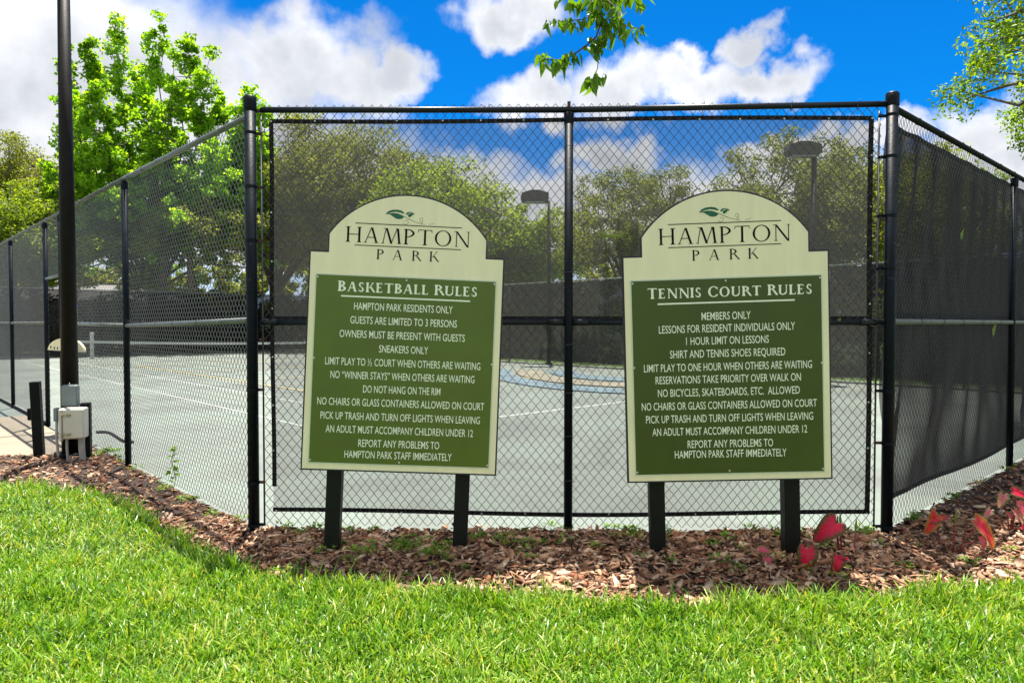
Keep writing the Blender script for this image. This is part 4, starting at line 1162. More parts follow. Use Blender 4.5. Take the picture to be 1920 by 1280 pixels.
# ------------------------------------------------------------------ trees
def leaf_cloud(cent, rad, n_each, size, g, flat=0.25, aspect=0.62, up=0.35):
    """n leaves scattered through each cluster; each leaf a folded four-corner blade of two faces"""
    k = len(cent); C = np.repeat(cent, n_each, 0); Rr = np.repeat(rad, n_each)
    d = g.normal(size=(len(C), 3)); d /= np.linalg.norm(d, axis=1)[:, None]
    rr = g.random(len(C)) ** 0.45
    P = C + d * (rr * Rr)[:, None] * np.array([1, 1, 0.8])
    nrm = g.normal(size=(len(C), 3)) * 0.8 + d * 0.5; nrm[:, 2] += up; nrm /= np.linalg.norm(nrm, axis=1)[:, None]
    t = g.normal(size=(len(C), 3)); t -= nrm * (t * nrm).sum(1)[:, None]; t /= np.linalg.norm(t, axis=1)[:, None]
    b = np.cross(nrm, t); s = size * g.uniform(0.6, 1.25, len(C))
    tip = P + t * s[:, None]; base = P - t * s[:, None] * 0.0
    mid = P + t * (s * 0.45)[:, None]
    l = mid + b * (s * aspect * 0.5)[:, None] + nrm * (s * 0.12)[:, None]; r_ = mid - b * (s * aspect * 0.5)[:, None] + nrm * (s * 0.12)[:, None]
    V = np.stack([base, l, tip, r_], 1).reshape(-1, 3)
    i = np.arange(len(C)) * 4
    F = np.concatenate([np.stack([i, i + 1, i + 2], 1), np.stack([i, i + 2, i + 3], 1)])
    return V, F


def tree_meshes(seed, H, crown_z, R, n_cl, n_leaf, leaf, trunk_r, lmat, cl_r=(0.5, 1.0), shape='round', aspect=0.62, limbs=6, fork=0.30, shell=0.45, tips=(), zlow=3.5):
    g = np.random.default_rng(seed)
    rx, ry, rz = R
    cz = crown_z
    # cluster centres within a lumpy envelope
    lob = [g.normal(size=3) for _ in range(9)]; lob = [l / np.linalg.norm(l) for l in lob]
    C, tries = [], 0
    if shape == 'plumes':
        n_pl = len(tips)
        for k, (tx_, ty_, tz_, pr) in enumerate(tips):
            m_pl = int(n_cl * (0.4 + pr) * tz_ / sum((0.4 + q[3]) * q[2] for q in tips))
            for _ in range(m_pl):
                q = 0.18 + 0.82 * g.random() ** 0.9
                p = np.array([tx_ * q ** 0.65, ty_ * q ** 0.65, zlow + (tz_ - zlow) * q])
                w_ = pr * (0.30 + 1.35 * (1 - q)) * (0.55 + 0.9 * abs(math.sin(q * 11 + k)))
                C.append(p + g.normal(size=3) * np.array([w_, w_, 0.5]) * 0.8)
        n_cl = len(C)
    while len(C) < n_cl and tries < n_cl * 40:
        tries += 1
        d = g.normal(size=3); d /= np.linalg.norm(d)
        lum = 0.74 + 0.30 * max(max(float(d @ l), 0) ** 6 for l in lob) + 0.10 * g.random()
        rr = (shell + (1 - shell) * g.random()) if g.random() < 0.8 else g.random()
        p = d * rr * lum * np.array([rx, ry, rz])
        if shape == 'spire':
            h = (p[2] / rz + 1) / 2; p[:2] *= (1.15 - 0.75 * h)
        if shape == 'dome' and p[2] < 0: p[2] *= 0.6
        C.append(p + np.array([0, 0, cz]))
    C = np.array(C); rad = g.uniform(*cl_r, len(C))
    # skeleton
    m = MB(); zf = H * fork
    trunk = [(0, 0, -0.1), (0.05 * g.normal(), 0.05 * g.normal(), zf * 0.5), (0.12 * g.normal(), 0.12 * g.normal(), zf)]
    m.tube(trunk, [trunk_r * 1.25, trunk_r, trunk_r * 0.85], 9)
    nodes = [np.array(trunk[2])]; nrad = [trunk_r * 0.8]
    for k in range(limbs):
        a = 2 * math.pi * (k + g.random() * 0.5) / limbs; tilt = g.uniform(0.25, 0.8) if k else 0.05
        L = (cz + rz * 0.62 - zf)
        end = np.array([math.cos(a) * rx * 0.62 * tilt / 0.6, math.sin(a) * ry * 0.62 * tilt / 0.6, zf + L * (1.0 - 0.45 * tilt)])
        p0 = nodes[0]; pts = []
        for q in np.linspace(0, 1, 7):
            p = p0 * (1 - q) + end * q; p[2] = p0[2] + (end[2] - p0[2]) * q ** 0.85
            pts.append(p + g.normal(size=3) * 0.10 * q * rx * 0.25)
        rr = np.linspace(trunk_r * 0.55, trunk_r * 0.12, 7); m.tube(pts, rr, 6)
        nodes += pts[1:]; nrad += list(rr[1:])
    if shape == 'plumes':
        for tx_, ty_, tz_, pr in tips:
            pts = [np.array([tx_ * q ** 0.65, ty_ * q ** 0.65, zlow + (tz_ - zlow) * q]) + (g.normal(size=3) * 0.06 if q else 0) for q in np.linspace(0, 0.98, 16)]
            rr = np.linspace(0.085, 0.010, 16); m.tube(pts, rr, 5)
            nodes += pts[1:]; nrad += list(rr[1:])
    base_nodes = np.array(nodes); base_rad = np.array(nrad)
    for c in C:
        cand = base_nodes - c; dist = np.linalg.norm(cand, axis=1) + np.where(base_nodes[:, 2] > c[2] + 0.3, 2.0, 0)
        j = int(dist.argmin()); p0 = base_nodes[j]
        mid = (p0 + c) / 2 + g.normal(size=3) * 0.12 * dist[j] * 0.6 + np.array([0, 0, -0.06 * dist[j]])
        m.tube([p0, mid, c], [min(base_rad[j] * 0.6, 0.035 + 0.012 * dist[j]), 0.018 + 0.006 * dist[j], 0.008], 4, cap=False)
    wood = m.mesh('trunk', M['bark'])
    V, F = leaf_cloud(C, rad, n_leaf, leaf, g, aspect=aspect)
    return wood, fast_mesh('crown', V, F, lmat)


def plant_tree(name, label, meshes, x, y, rotz=0.0, s=(1, 1, 1), group=None, z=0.0):
    t = thing(name, label, 'tree', (x, y, z), (0, 0, rotz), group); t.scale = s
    link('trunk', meshes[0], t); link('crown', meshes[1], t, kind='stuff')
    return t


K_ = 37.5 / F_PX
tips_m = [((px_ - 290) * K_, dy_, 1.5 + (605 - py_) * K_, pr_) for px_, py_, dy_, pr_ in
          ((312, 58, 0, 0.8), (362, 66, 1.2, 0.8), (238, 68, -0.8, 0.7), (190, 88, 0.8, 0.6), (152, 118, 0.3, 0.5), (400, 88, -0.6, 0.7), (270, 110, 2.2, 0.9), (335, 130, -2.2, 0.9),
           (420, 175, 1.5, 0.8), (160, 190, -1.5, 0.7), (455, 215, 0.0, 0.9), (150, 260, 1.5, 0.9), (215, 200, -2.8, 1.0), (300, 230, 3.2, 1.2), (300, 250, -3.6, 1.2), (400, 300, -3.0, 1.2), (180, 330, -2.5, 1.2), (480, 320, 1.5, 1.1), (125, 330, 0.5, 0.9))]
maple = tree_meshes(11, 17, 10.6, (5.2, 5.2, 6.6), 1150, 80, 0.19, 0.26, M['leaf_maple'], (0.20, 0.50), 'plumes', 0.85, 0, 0.20, 0.35, tips=tips_m, zlow=3.2)
sapl = tree_meshes(12, 15, 10.0, (1.9, 1.9, 5.0), 90, 90, 0.28, 0.14, M['leaf_maple'], (0.35, 0.7), 'spire', 0.85, 4, 0.3, 0.3)
oak = tree_meshes(13, 13, 8.0, (6.0, 6.0, 4.9), 420, 150, 0.17, 0.32, M['leaf_oak'], (0.5, 1.0), 'dome', 0.5, 8, 0.24, 0.5)
oak_small = tree_meshes(14, 8.5, 5.2, (3.6, 3.6, 3.2), 260, 140, 0.12, 0.19, M['leaf_oak'], (0.3, 0.62), 'dome', 0.5, 8, 0.26, 0.5)
yell = tree_meshes(15, 10, 6.0, (4.2, 4.2, 3.8), 300, 150, 0.16, 0.18, M['leaf_yellow'], (0.4, 0.8), 'dome', 0.55, 7, 0.24, 0.5)
near = tree_meshes(16, 8.5, 6.15, (3.5, 3.5, 3.1), 560, 230, 0.085, 0.17, M['leaf_near'], (0.22, 0.50), 'round', 0.42, 8, 0.3, 0.5)


def tree_at(px, Y): return (px - 960) / F_PX * Y, Y


def put(name, label, ms, px, Y, rz=0.0, s=1.0, sz=None, group=None):
    x, y = tree_at(px, Y); return plant_tree(name, label, ms, x, y, rz, (s, s, sz or s), group)


put('maple_tree', 'tall bright lime-green broadleaf tree rising above the left fence, right of the dark pole', maple, 285, 37.5, 0.4, 1.0)
put('maple_tree', 'slim bright lime-green tree top just left of the left corner post', sapl, 468, 38.5, 1.0, 1.0, 1.02)
put('oak_tree', 'olive-green feathery tree at the far left edge, left of the dark pole', oak, -60, 42, 0.0, 1.0, 0.92)
put('oak_tree', 'olive-green tree directly behind the dark pole at the left, loose pale crown', oak, 70, 43, 2.1, 0.95, 1.03)
put('oak_tree', 'smaller yellowish tree at the left edge just above the left fence', yell, 20, 33, 0.4, 1.0, 0.88)
put('oak_tree', 'broad rounded oak behind the left half of the front windscreen', oak, 640, 41, 1.1, 1.02, 1.10)
put('oak_tree', 'oak with a slightly lower crown directly left of the broad rounded oak', oak, 520, 46, 4.0, 1.0, 0.98)
put('oak_tree', 'yellow-green round tree behind the arch of the left sign', yell, 830, 37, 2.0, 1.15, 1.05)
put('oak_tree', 'low yellow-green tree between the two signs, right of the slim light pole', yell, 985, 40, 3.0, 1.0, 0.86)
put('oak_tree', 'fine-leaved olive tree left of the arch of the right sign', oak_small, 1180, 31, 0.6, 1.02, 1.02)
put('oak_tree', 'spreading live oak behind the larger light pole and the right sign', oak_small, 1500, 25, 2.2, 1.05, 0.98)
put('oak_tree', 'live oak at the right end of the front windscreen, next to the right corner post', oak_small, 1640, 23, 5.0, 0.85, 0.86)
put('oak_tree', 'low live oak behind the centre of the right sign', oak_small, 1380, 33, 3.3, 0.95, 0.80)
put('oak_tree', 'bright tree seen through the gap beside the right corner post', yell, 1735, 27, 1.3, 0.8, 0.85)
put('elm_tree', 'dense green tree reaching into the frame at the top right corner', near, 2262, 10.6, 0.3, 1.0, 1.0)

# dark trunks beyond the end fence, between left fence posts
for px, r, lab in ((300, 0.34, 'thick dark trunk seen through the left fence below the lime tree'), (345, 0.2, 'thinner grey trunk right of the thick dark trunk, through the left fence')):
    x, y = tree_at(px, 36.3)
    t = thing('oak_tree', lab, 'tree', (x, y, 0))
    g = np.random.default_rng(px); pts = [(0, 0, -0.1), (0.15, 0, 1.6), (-0.05 + (px - 300) * 0.01, 0, 3.2), (0.3, 0.1, 5.0), (0.7, 0.2, 7)]
    link('trunk', MB().tube(pts, [r * 1.3, r, r * .9, r * .7, r * .3], 10).mesh('trunk', M['bark']), t)
    C_ = np.array([[0.5 + g.normal() * 1.6, g.normal() * 1.2, 6.4 + g.normal() * 0.9] for _ in range(40)])
    V, F = leaf_cloud(C_, g.uniform(.4, .8, 40), 90, 0.2, g); link('crown', fast_mesh('crown', V, F, M['leaf_oak']), t, kind='stuff')


def hedge(name, label, p0, p1, h, depth, n, leaf, mat, seed, kind='stuff'):
    g = np.random.default_rng(seed); p0, p1 = np.array(p0, float), np.array(p1, float)
    t = g.random(n); C_ = p0[None] + (p1 - p0)[None] * t[:, None]; C_ = np.concatenate([C_, np.zeros((n, 1))], 1)
    top = h * (0.72 + 0.28 * np.sin(t * 23 + seed) * np.sin(t * 7.3 + 1))
    C_[:, 2] = g.random(n) ** 0.8 * top; C_[:, :2] += g.normal(size=(n, 2)) * depth * 0.4
    V, F = leaf_cloud(C_, g.uniform(.35, .75, n), 70, leaf, g)
    o = link(name, fast_mesh(name, V, F, mat), None, kind=kind); o['label'] = label; o['category'] = 'shrubs'
    return o


e0, e1 = court(U_END + 3.5, -6), court(U_END + 3.5, V_END + 1)
f0, f1 = court(U_END + 1, V_END + 2.6), court(-2, V_END + 2.6)
hedge('hedge', 'green shrubbery mass beyond the far end fence', (e0.x, e0.y), (e1.x, e1.y), 4.2, 2.4, 420, 0.20, M['leaf_oak'], 3)
hedge('hedge', 'low green shrubbery mass along the back of the far fence', (f0.x, f0.y), (f1.x, f1.y), 3.0, 1.6, 300, 0.17, M['leaf_oak'], 4)
hedge('distant_wood', 'distant wood closing the view behind all the trees', (-75, 52), (50, 60), 9.0, 6.0, 1700, 0.42, M['leaf_oak'], 6)

# ------------------------------------------------------------------ hanging branch at the top
br = thing('overhanging_branch', 'leafy branch hanging into the top of the picture above the centre fence post', 'branch', (0, 0, 0))


def P3(px, py, dy=0.0): return np.array(at(px, py, 5.6 + dy * 1.4))


# positions measured on the enlarged crop (5.82 px per photograph pixel, origin 960,0)
def Z(x, y, dy=0.0): return P3(960 + x / 5.82, y / 5.82, dy)


main = [P3(1250, -230, -0.5), P3(1160, -110, -0.2), Z(960, -60), Z(965, 110), Z(965, 260), Z(920, 400), Z(820, 490), Z(690, 585), Z(600, 640), Z(480, 660), Z(290, 640)]
sub = [[Z(965, 150), Z(760, 215, .05), Z(520, 240, .1), Z(400, 240, .1)], [Z(965, 200), Z(1150, 235, -.05), Z(1300, 300, -.08), Z(1440, 320, -.1)],
       [Z(960, 350), Z(945, 560, .04), Z(935, 740, .05), Z(900, 840, .05), Z(860, 900, .05)], [Z(930, 20), Z(760, 40, .1), Z(620, 60, .1), Z(560, -10, .1)],
       [Z(1000, -30), Z(1130, 80, -.1), Z(1150, 220, -.1)], [Z(1000, -90), Z(1300, -40, .1), Z(1480, -10, .1)], [Z(900, 840, .05), Z(980, 860, .05), Z(1000, 800, .05)],
       [Z(965, 260), Z(1080, 370, 0.0), Z(1150, 420, 0.0)]]
limb = [np.array((3.6, -1.2, 4.6)), np.array((2.8, 1.2, 5.2)), np.array((1.9, 3.4, 5.25)), main[0]]
m = MB(); m.tube(limb, [0.06, 0.045, 0.02, 0.012], 8); m.tube(main, np.linspace(0.012, 0.003, len(main)), 6)
for s_ in sub: m.tube(s_, np.linspace(0.005, 0.002, len(s_)), 5)
wood = m.mesh('stem', M['twig']); smooth_by_angle(wood); link('stem', wood, br)
# supporting tree, behind and right of the camera
tt = MB().tube([(4.6, -3.2, -0.1), (4.5, -3.0, 2.2), (4.1, -2.2, 3.8), (3.6, -1.2, 4.6)], [0.22, 0.17, 0.12, 0.06], 10).mesh('trunk', M['bark'])
link('trunk', tt, br)


def leaf_mesh(L, W, curl, seed):
    g = np.random.default_rng(seed); n = 7; V, F = [], []
    for i in range(n + 1):
        t = i / n; w = W / 2 * (math.sin(math.pi * min(1, t * 1.02) ** 0.75) ** 0.9) * (1 - 0.35 * t) if 0 < i < n else 0.0006
        zc = -curl * t * t * L
        V += [(-w, t * L, zc + abs(w) * 0.35), (0, t * L, zc), (w, t * L, zc + abs(w) * 0.35)]
    for i in range(n):
        a = i * 3; F += [(a, a + 1, a + 4, a + 3), (a + 1, a + 2, a + 5, a + 4)]
    m_ = MB().add(V, F).mesh('leaf', M['leaf_branch'], True); return m_


LM = [leaf_mesh(0.075, 0.042, 0.25, 1), leaf_mesh(0.065, 0.036, 0.5, 2), leaf_mesh(0.085, 0.040, 0.15, 3), leaf_mesh(0.055, 0.034, 0.35, 4)]
g = np.random.default_rng(21)


def hang_leaf(p, k=1.0):
    d = Vector((g.normal() * 0.45, g.normal() * 0.45, -1.0)).normalized()
    q = d.to_track_quat('Y', 'Z').to_euler(); o = link('leaf', LM[g.integers(4)], br, Vector(p), q)
    o.rotation_euler = (d.to_track_quat('Y', 'Z') @ Euler((0, g.uniform(0, 6.28), 0)).to_quaternion()).to_euler()
    s = 1.38 * k * g.uniform(0.75, 1.2); o.scale = (s, s, s)


def along(pts, n, jit, k=1.0):
    pts = np.array(pts); seg = np.linalg.norm(np.diff(pts, axis=0), axis=1); cum = np.r_[0, np.cumsum(seg)]
    for t in np.linspace(0.02, 1, n):
        s_ = t * cum[-1]; p = np.array([np.interp(s_, cum, pts[:, i]) for i in range(3)])
        hang_leaf(p + g.normal(size=3) * jit * 1.4, k)


along(sub[0], 34, 0.018); along(sub[1], 34, 0.020); along(sub[2][:2], 16, 0.022); along(sub[2][3:], 14, 0.016, 1.05); along(sub[3], 28, 0.020)
along(sub[4], 30, 0.026); along(sub[5], 30, 0.020); along(sub[6], 4, 0.006); along(sub[7], 20, 0.024); along(main[7:], 38, 0.016); along(main[2:5], 30, 0.032); along(main[5:7], 9, 0.016)

# ------------------------------------------------------------------ small plants
def heart_leaf(L, W, curl, cup, mat, seed):
    """heart-shaped blade; UV.x grows from midrib to rim, UV.y runs along the leaf"""
    g_ = np.random.default_rng(seed); na, nr = 24, 5; V, F, UV = [(0, L * 0.30, 0.0)], [], [(0, 0.3)]
    for r_ in range(1, nr + 1):
        for k in range(na):
            a = 2 * math.pi * k / na
            q = 1 - 0.30 * math.sin(a) if False else 1.0
            x = math.sin(a); y = -math.cos(a)          # y from tail notch (-1) to tip (+1)
            wid = W / 2 * abs(x) ** 0.9 * (1 if x > 0 else -1) * (1.0 - 0.30 * max(0, y))
            yy = (0.30 + (0.70 if y > 0 else 0.34) * y) * L
            notch = math.exp(-(x / 0.28) ** 2) * (1 if y < 0 else 0) * 0.22 * L
            f = r_ / nr
            px_, py_ = wid * f, L * 0.30 + (yy + notch - L * 0.30) * f
            z = -curl * max(0, py_ - 0.3 * L) ** 2 / L + cup * abs(px_) + 0.004 * math.sin(a * 7 + seed) * f
            V.append((px_, py_, z)); UV.append((f * (0.75 + 0.25 * abs(x)), py_ / L))
    for k in range(na): F.append((0, 1 + k, 1 + (k + 1) % na))
    for r_ in range(nr - 1):
        for k in range(na): a = 1 + r_ * na; F.append((a + k, a + na + k, a + na + (k + 1) % na, a + (k + 1) % na))
    me = MB().add(V, F).mesh('leaf', mat, True)
    uvl = me.uv_layers.new(name='UVMap')
    for lp in me.loops: uvl.data[lp.index].uv = UV[lp.vertex_index]
    return me


def cal_plant(label, base, leaves, spikes=()):
    """leaves: (x, y, z offset of the blade's root, direction of the tip, facing, size, width, curl, material)"""
    b = Vector(base)
    t = thing('caladium_plant', label, 'plant', b, group='caladiums in the mulch bed')
    for i, (off, tip, nrm, L, W, curl, mt) in enumerate(leaves):
        off = Vector(off); y = Vector(tip).normalized(); z = Vector(nrm); z = (z - y * z.dot(y)).normalized(); x = y.cross(z)
        mat3 = Matrix((x, y, z)).transposed()
        L *= 1.15; W *= 1.2
        link('leaf', heart_leaf(L, W, curl, 0.25, M[mt], i + int(L * 1000)), t, off - mat3 @ Vector((0, L * 0.3, 0)), mat3.to_euler())
        pts = [Vector((off.x * 0.1, off.y * 0.1, -0.03)), Vector((off.x * 0.45, off.y * 0.45, off.z * 0.55)), off]
        link('stalk', MB().tube([tuple(p) for p in pts], [0.0045, 0.004, 0.003], 6).mesh('stalk', M['stalk']), t)
    for (o0, o1) in spikes:
        o0, o1 = Vector(o0), Vector(o1); mid = o0.lerp(o1, 0.66)
        link('stalk', MB().tube([tuple(o0), tuple(o0.lerp(o1, 0.4)), tuple(mid)], [0.006, 0.0055, 0.0045], 7).mesh('stalk', M['stalk']), t)
        link('bud', MB().tube([tuple(mid), tuple(o0.lerp(o1, 0.82)), tuple(o1)], [0.005, 0.0085, 0.0008], 7).mesh('bud', M['bud']), t)
    return t


def G_(px, py, Y):
    p = at(px, py, Y); return p


b1 = Vector((1.435 * 1.0, 4.30, 0.05)); b1 = Vector((at(1437, 1065, 4.28).x, 4.28, 0.05))
q = at(1428, 1030, 4.25) - b1; q2 = at(1438, 1048, 4.22) - b1
cal_plant('two small pink caladium leaves in the mulch, left of the right sign\'s right-hand post', b1, [((q.x, q.y, q.z), (0.8, -0.2, -0.1), (0, -0.7, 0.8), 0.075, 0.05, 0.3, 'cal_pink'), ((q2.x, q2.y, q2.z), (0.0, -0.4, -0.8), (0, -0.9, 0.4), 0.07, 0.055, 0.3, 'cal_pink')])
b2 = Vector((at(1512, 1070, 4.22).x, 4.24, 0.04)); q = at(1512, 1036, 4.18) - b2
cal_plant('large crimson caladium leaf hanging in front of the right sign\'s right-hand post', b2, [((q.x, q.y, q.z), (-0.15, -0.35, -0.9), (0.2, -0.9, 0.35), 0.17, 0.115, 0.5, 'cal_red')])
b3 = Vector((at(1578, 1050, 4.45).x, 4.45, 0.05)); q = at(1562, 984, 4.40) - b3
s1 = at(1575, 958, 4.42) - b3; s2 = at(1606, 970, 4.42) - b3; s0 = at(1600, 1052, 4.36) - b3; s3 = at(1570, 965, 4.44) - b3
cal_plant('crimson caladium with a drooping leaf and tall green-tipped spikes, right of the right sign', b3, [((q.x, q.y, q.z), (-0.8, -0.15, -0.6), (0.1, -0.8, 0.6), 0.18, 0.125, 0.7, 'cal_red')],
          [((0, 0, -0.02), tuple(s1)), ((-0.02, 0.01, -0.02), tuple(s3)), (tuple(Vector((s0.x, s0.y, -0.03))), tuple(s2))])
b4 = Vector((at(1572, 1085, 4.12).x, 4.14, 0.03)); q = at(1572, 1048, 4.10) - b4
cal_plant('small red caladium leaf low in the mulch below the tall spikes', b4, [((q.x, q.y, q.z), (-0.35, -0.4, -0.8), (0.1, -0.8, 0.5), 0.115, 0.07, 0.8, 'cal_red'), ((q.x + .03, q.y, q.z + .01), (0.9, 0.1, -0.2), (0, -0.5, 0.8), 0.07, 0.035, 0.5, 'cal_red')])
b5 = Vector((at(1764, 1033, 4.60).x, 4.60, 0.04)); q = at(1752, 972, 4.56) - b5
cal_plant('orange-red star-like caladium leaf beside the right corner post', b5, [((q.x, q.y, q.z), (-0.5, -0.3, -0.75), (0.1, -0.8, 0.5), 0.135, 0.075, 0.6, 'cal_orange'), ((q.x, q.y, q.z), (0.95, -0.1, 0.25), (0, -0.8, 0.5), 0.125, 0.055, 0.6, 'cal_red'), ((q.x - .005, q.y, q.z + .01), (0.0, 0.0, 1.0), (0, -0.9, 0.3), 0.07, 0.045, 0.4, 'cal_orange')])
b6 = Vector((at(1787, 1036, 4.50).x, 4.50, 0.04)); q = at(1838, 985, 4.42) - b6; q2 = at(1840, 1010, 4.38) - b6
s1 = at(1793, 952, 4.48) - b6
cal_plant('caladium with a single spike and one long red leaf edged in orange', b6, [((q.x, q.y, q.z), (0.62, -0.2, -0.75), (0.35, -0.85, 0.40), 0.225, 0.10, 0.5, 'cal_orange'), ((q2.x, q2.y, q2.z), (0.3, -0.2, -0.9), (0.2, -0.9, 0.3), 0.09, 0.05, 0.4, 'cal_pink')], [((0, 0, -0.02), tuple(s1))])
b7 = Vector((at(1895, 990, 4.95).x, 4.95, 0.04))
lv = []
for (px, py, tx_, tz_, L, W, mt) in ((1880, 930, -0.3, -0.9, 0.10, 0.075, 'cal_pale'), (1905, 922, 0.9, -0.3, 0.12, 0.07, 'cal_red'), (1912, 945, 0.3, -0.9, 0.11, 0.06, 'cal_pink'), (1905, 960, 0.6, -0.8, 0.12, 0.06, 'cal_pale'), (1855, 958, -0.6, -0.6, 0.09, 0.05, 'cal_pale'), (1896, 968, -0.5, 0.5, 0.07, 0.04, 'cal_pink'), (1918, 988, 0.6, -0.3, 0.06, 0.05, 'cal_red')):
    q = at(px, py, 4.9) - b7; lv.append(((q.x, q.y, q.z), (tx_, -0.2, tz_), (0.1, -0.8, 0.5), L, W, 0.4, mt))
cal_plant('cluster of pale pink and red caladium leaves at the right edge of the picture', b7, lv)

# fallen leaves caught in the fence
lf = MB().add([(0, 0, 0), (0.02, 0.004, 0.014), (0.0, 0, 0.05), (-0.018, 0.006, 0.02)], [(0, 1, 2), (0, 2, 3)]).mesh('caught_leaf', M['bud'])
o = thing('caught_leaf', 'tiny pale dry leaf caught on the mid rail right of the right sign', 'leaf', at(1570, 608, 4.88), (0.2, 0.4, 0), data=lf)
cres = [(0.10 * math.cos(a), 0.0, 0.055 * math.sin(a)) for a in np.linspace(3.35, 6.15, 12)]
o = thing('caught_leaf', 'curved lime-green leaf blade caught in the mesh between the signs', 'leaf', at(1148, 428, 4.86), (0, 0, 0), data=MB().tube(cres, [0.001, .004, .006, .008, .009, .010, .010, .009, .007, .005, .003, .001], 5).mesh('caught_leaf', M['bud']))
for px, py, Y, s, lab in ((1802, 450, 5.95, 1.2, 'pale green leaf stuck high on the dark right-hand screen'), (1862, 632, 6.68, 1.8, 'yellow-green scrap of leaves on the right-hand screen near its second post')):
    o = thing('caught_leaf', lab, 'leaf', at(px, py, Y), (0.1, 0.3, 0.7), data=lf); o.scale = (s * 1.2, s, s * 1.8)


# ------------------------------------------------------------------ bark mulch, lawn, weeds
def scatter(n, x0, x1, y0, y1, poly, g_): 
    x = g_.uniform(x0, x1, n); y = g_.uniform(y0, y1, n); k = inside(x, y, poly); return x[k], y[k]


def rotmat(yaw, pitch, roll):
    cy, sy, cp, sp_, cr, sr = np.cos(yaw), np.sin(yaw), np.cos(pitch), np.sin(pitch), np.cos(roll), np.sin(roll)
    Rz = np.stack([np.stack([cy, -sy, 0 * cy], -1), np.stack([sy, cy, 0 * cy], -1), np.stack([0 * cy, 0 * cy, 1 + 0 * cy], -1)], -2)
    Ry = np.stack([np.stack([cp, 0 * cp, sp_], -1), np.stack([0 * cp, 1 + 0 * cp, 0 * cp], -1), np.stack([-sp_, 0 * cp, cp], -1)], -2)
    Rx = np.stack([np.stack([1 + 0 * cr, 0 * cr, 0 * cr], -1), np.stack([0 * cr, cr, -sr], -1), np.stack([0 * cr, sr, cr], -1)], -2)
    return Rz @ Ry @ Rx


g = np.random.default_rng(33)
x, y = scatter(84000, -9, 10.5, 3.6, 12.0, MULCH, g)
xb, yb = scatter(28000, -2.6, 4.5, 3.6, 5.3, MULCH, g)
x = np.r_[x, xb]; y = np.r_[y, yb]
n = len(x)
L_ = g.lognormal(math.log(0.019), 0.55, n).clip(0.005, 0.060); W_ = L_ * g.uniform(0.22, 0.5, n); T_ = g.uniform(0.0012, 0.0035, n)
hexa = np.array([(-1, -0.15), (-0.55, -1), (0.5, -0.85), (1, 0.1), (0.45, 1), (-0.6, 0.8)])
O = hexa[None] * np.stack([L_, W_], -1)[:, None] * g.uniform(0.75, 1.25, (n, 6, 1))
top = np.concatenate([O, np.broadcast_to(T_[:, None, None], (n, 6, 1)) * g.uniform(.6, 1.3, (n, 6, 1))], -1); bot = np.concatenate([O, -np.broadcast_to(T_[:, None, None], (n, 6, 1))], -1)
top[:, :, 2] += (g.normal(size=(n, 1)) * 0.12 * np.abs(O[:, :, 0]))
P_ = np.concatenate([top, bot], 1)
Rm = rotmat(g.uniform(0, 6.28, n), g.normal(0, 0.34, n), g.normal(0, 0.42, n))
P_ = np.einsum('nij,nkj->nki', Rm, P_)
zz = bed_z(x, y) + g.uniform(0.002, 0.022, n)
P_ += np.stack([x, y, zz], -1)[:, None]
i = (np.arange(n) * 12)[:, None]
Fq = np.concatenate([(i + np.array([[0, 1, 2, 3]])), (i + np.array([[0, 3, 4, 5]]))] + [i + np.array([[k, (k + 1) % 6 + 0, (k + 1) % 6 + 6, k + 6]])[:, ::-1] for k in range(6)])
link('mulch_chips', fast_mesh('mulch_chips', P_.reshape(-1, 3), Fq, M['chips']), kind='stuff', label='brown bark mulch chips heaped along the fence', category='mulch')

# lawn blades
LAWN = [(-9.5, 2.2), (8.5, 2.2)] + [(px_, py_ + 0.02) for px_, py_ in GRASS_EDGE[::-1] if -9.6 < px_ <= 9]
LAWN = [(-9.5, 2.2), (9, 2.2), (9, 9.0)] + [(a_, b_ + 0.03) for a_, b_ in GRASS_EDGE[::-1] if -9.5 < a_ < 8.9] + [(-9.5, 7.0)]


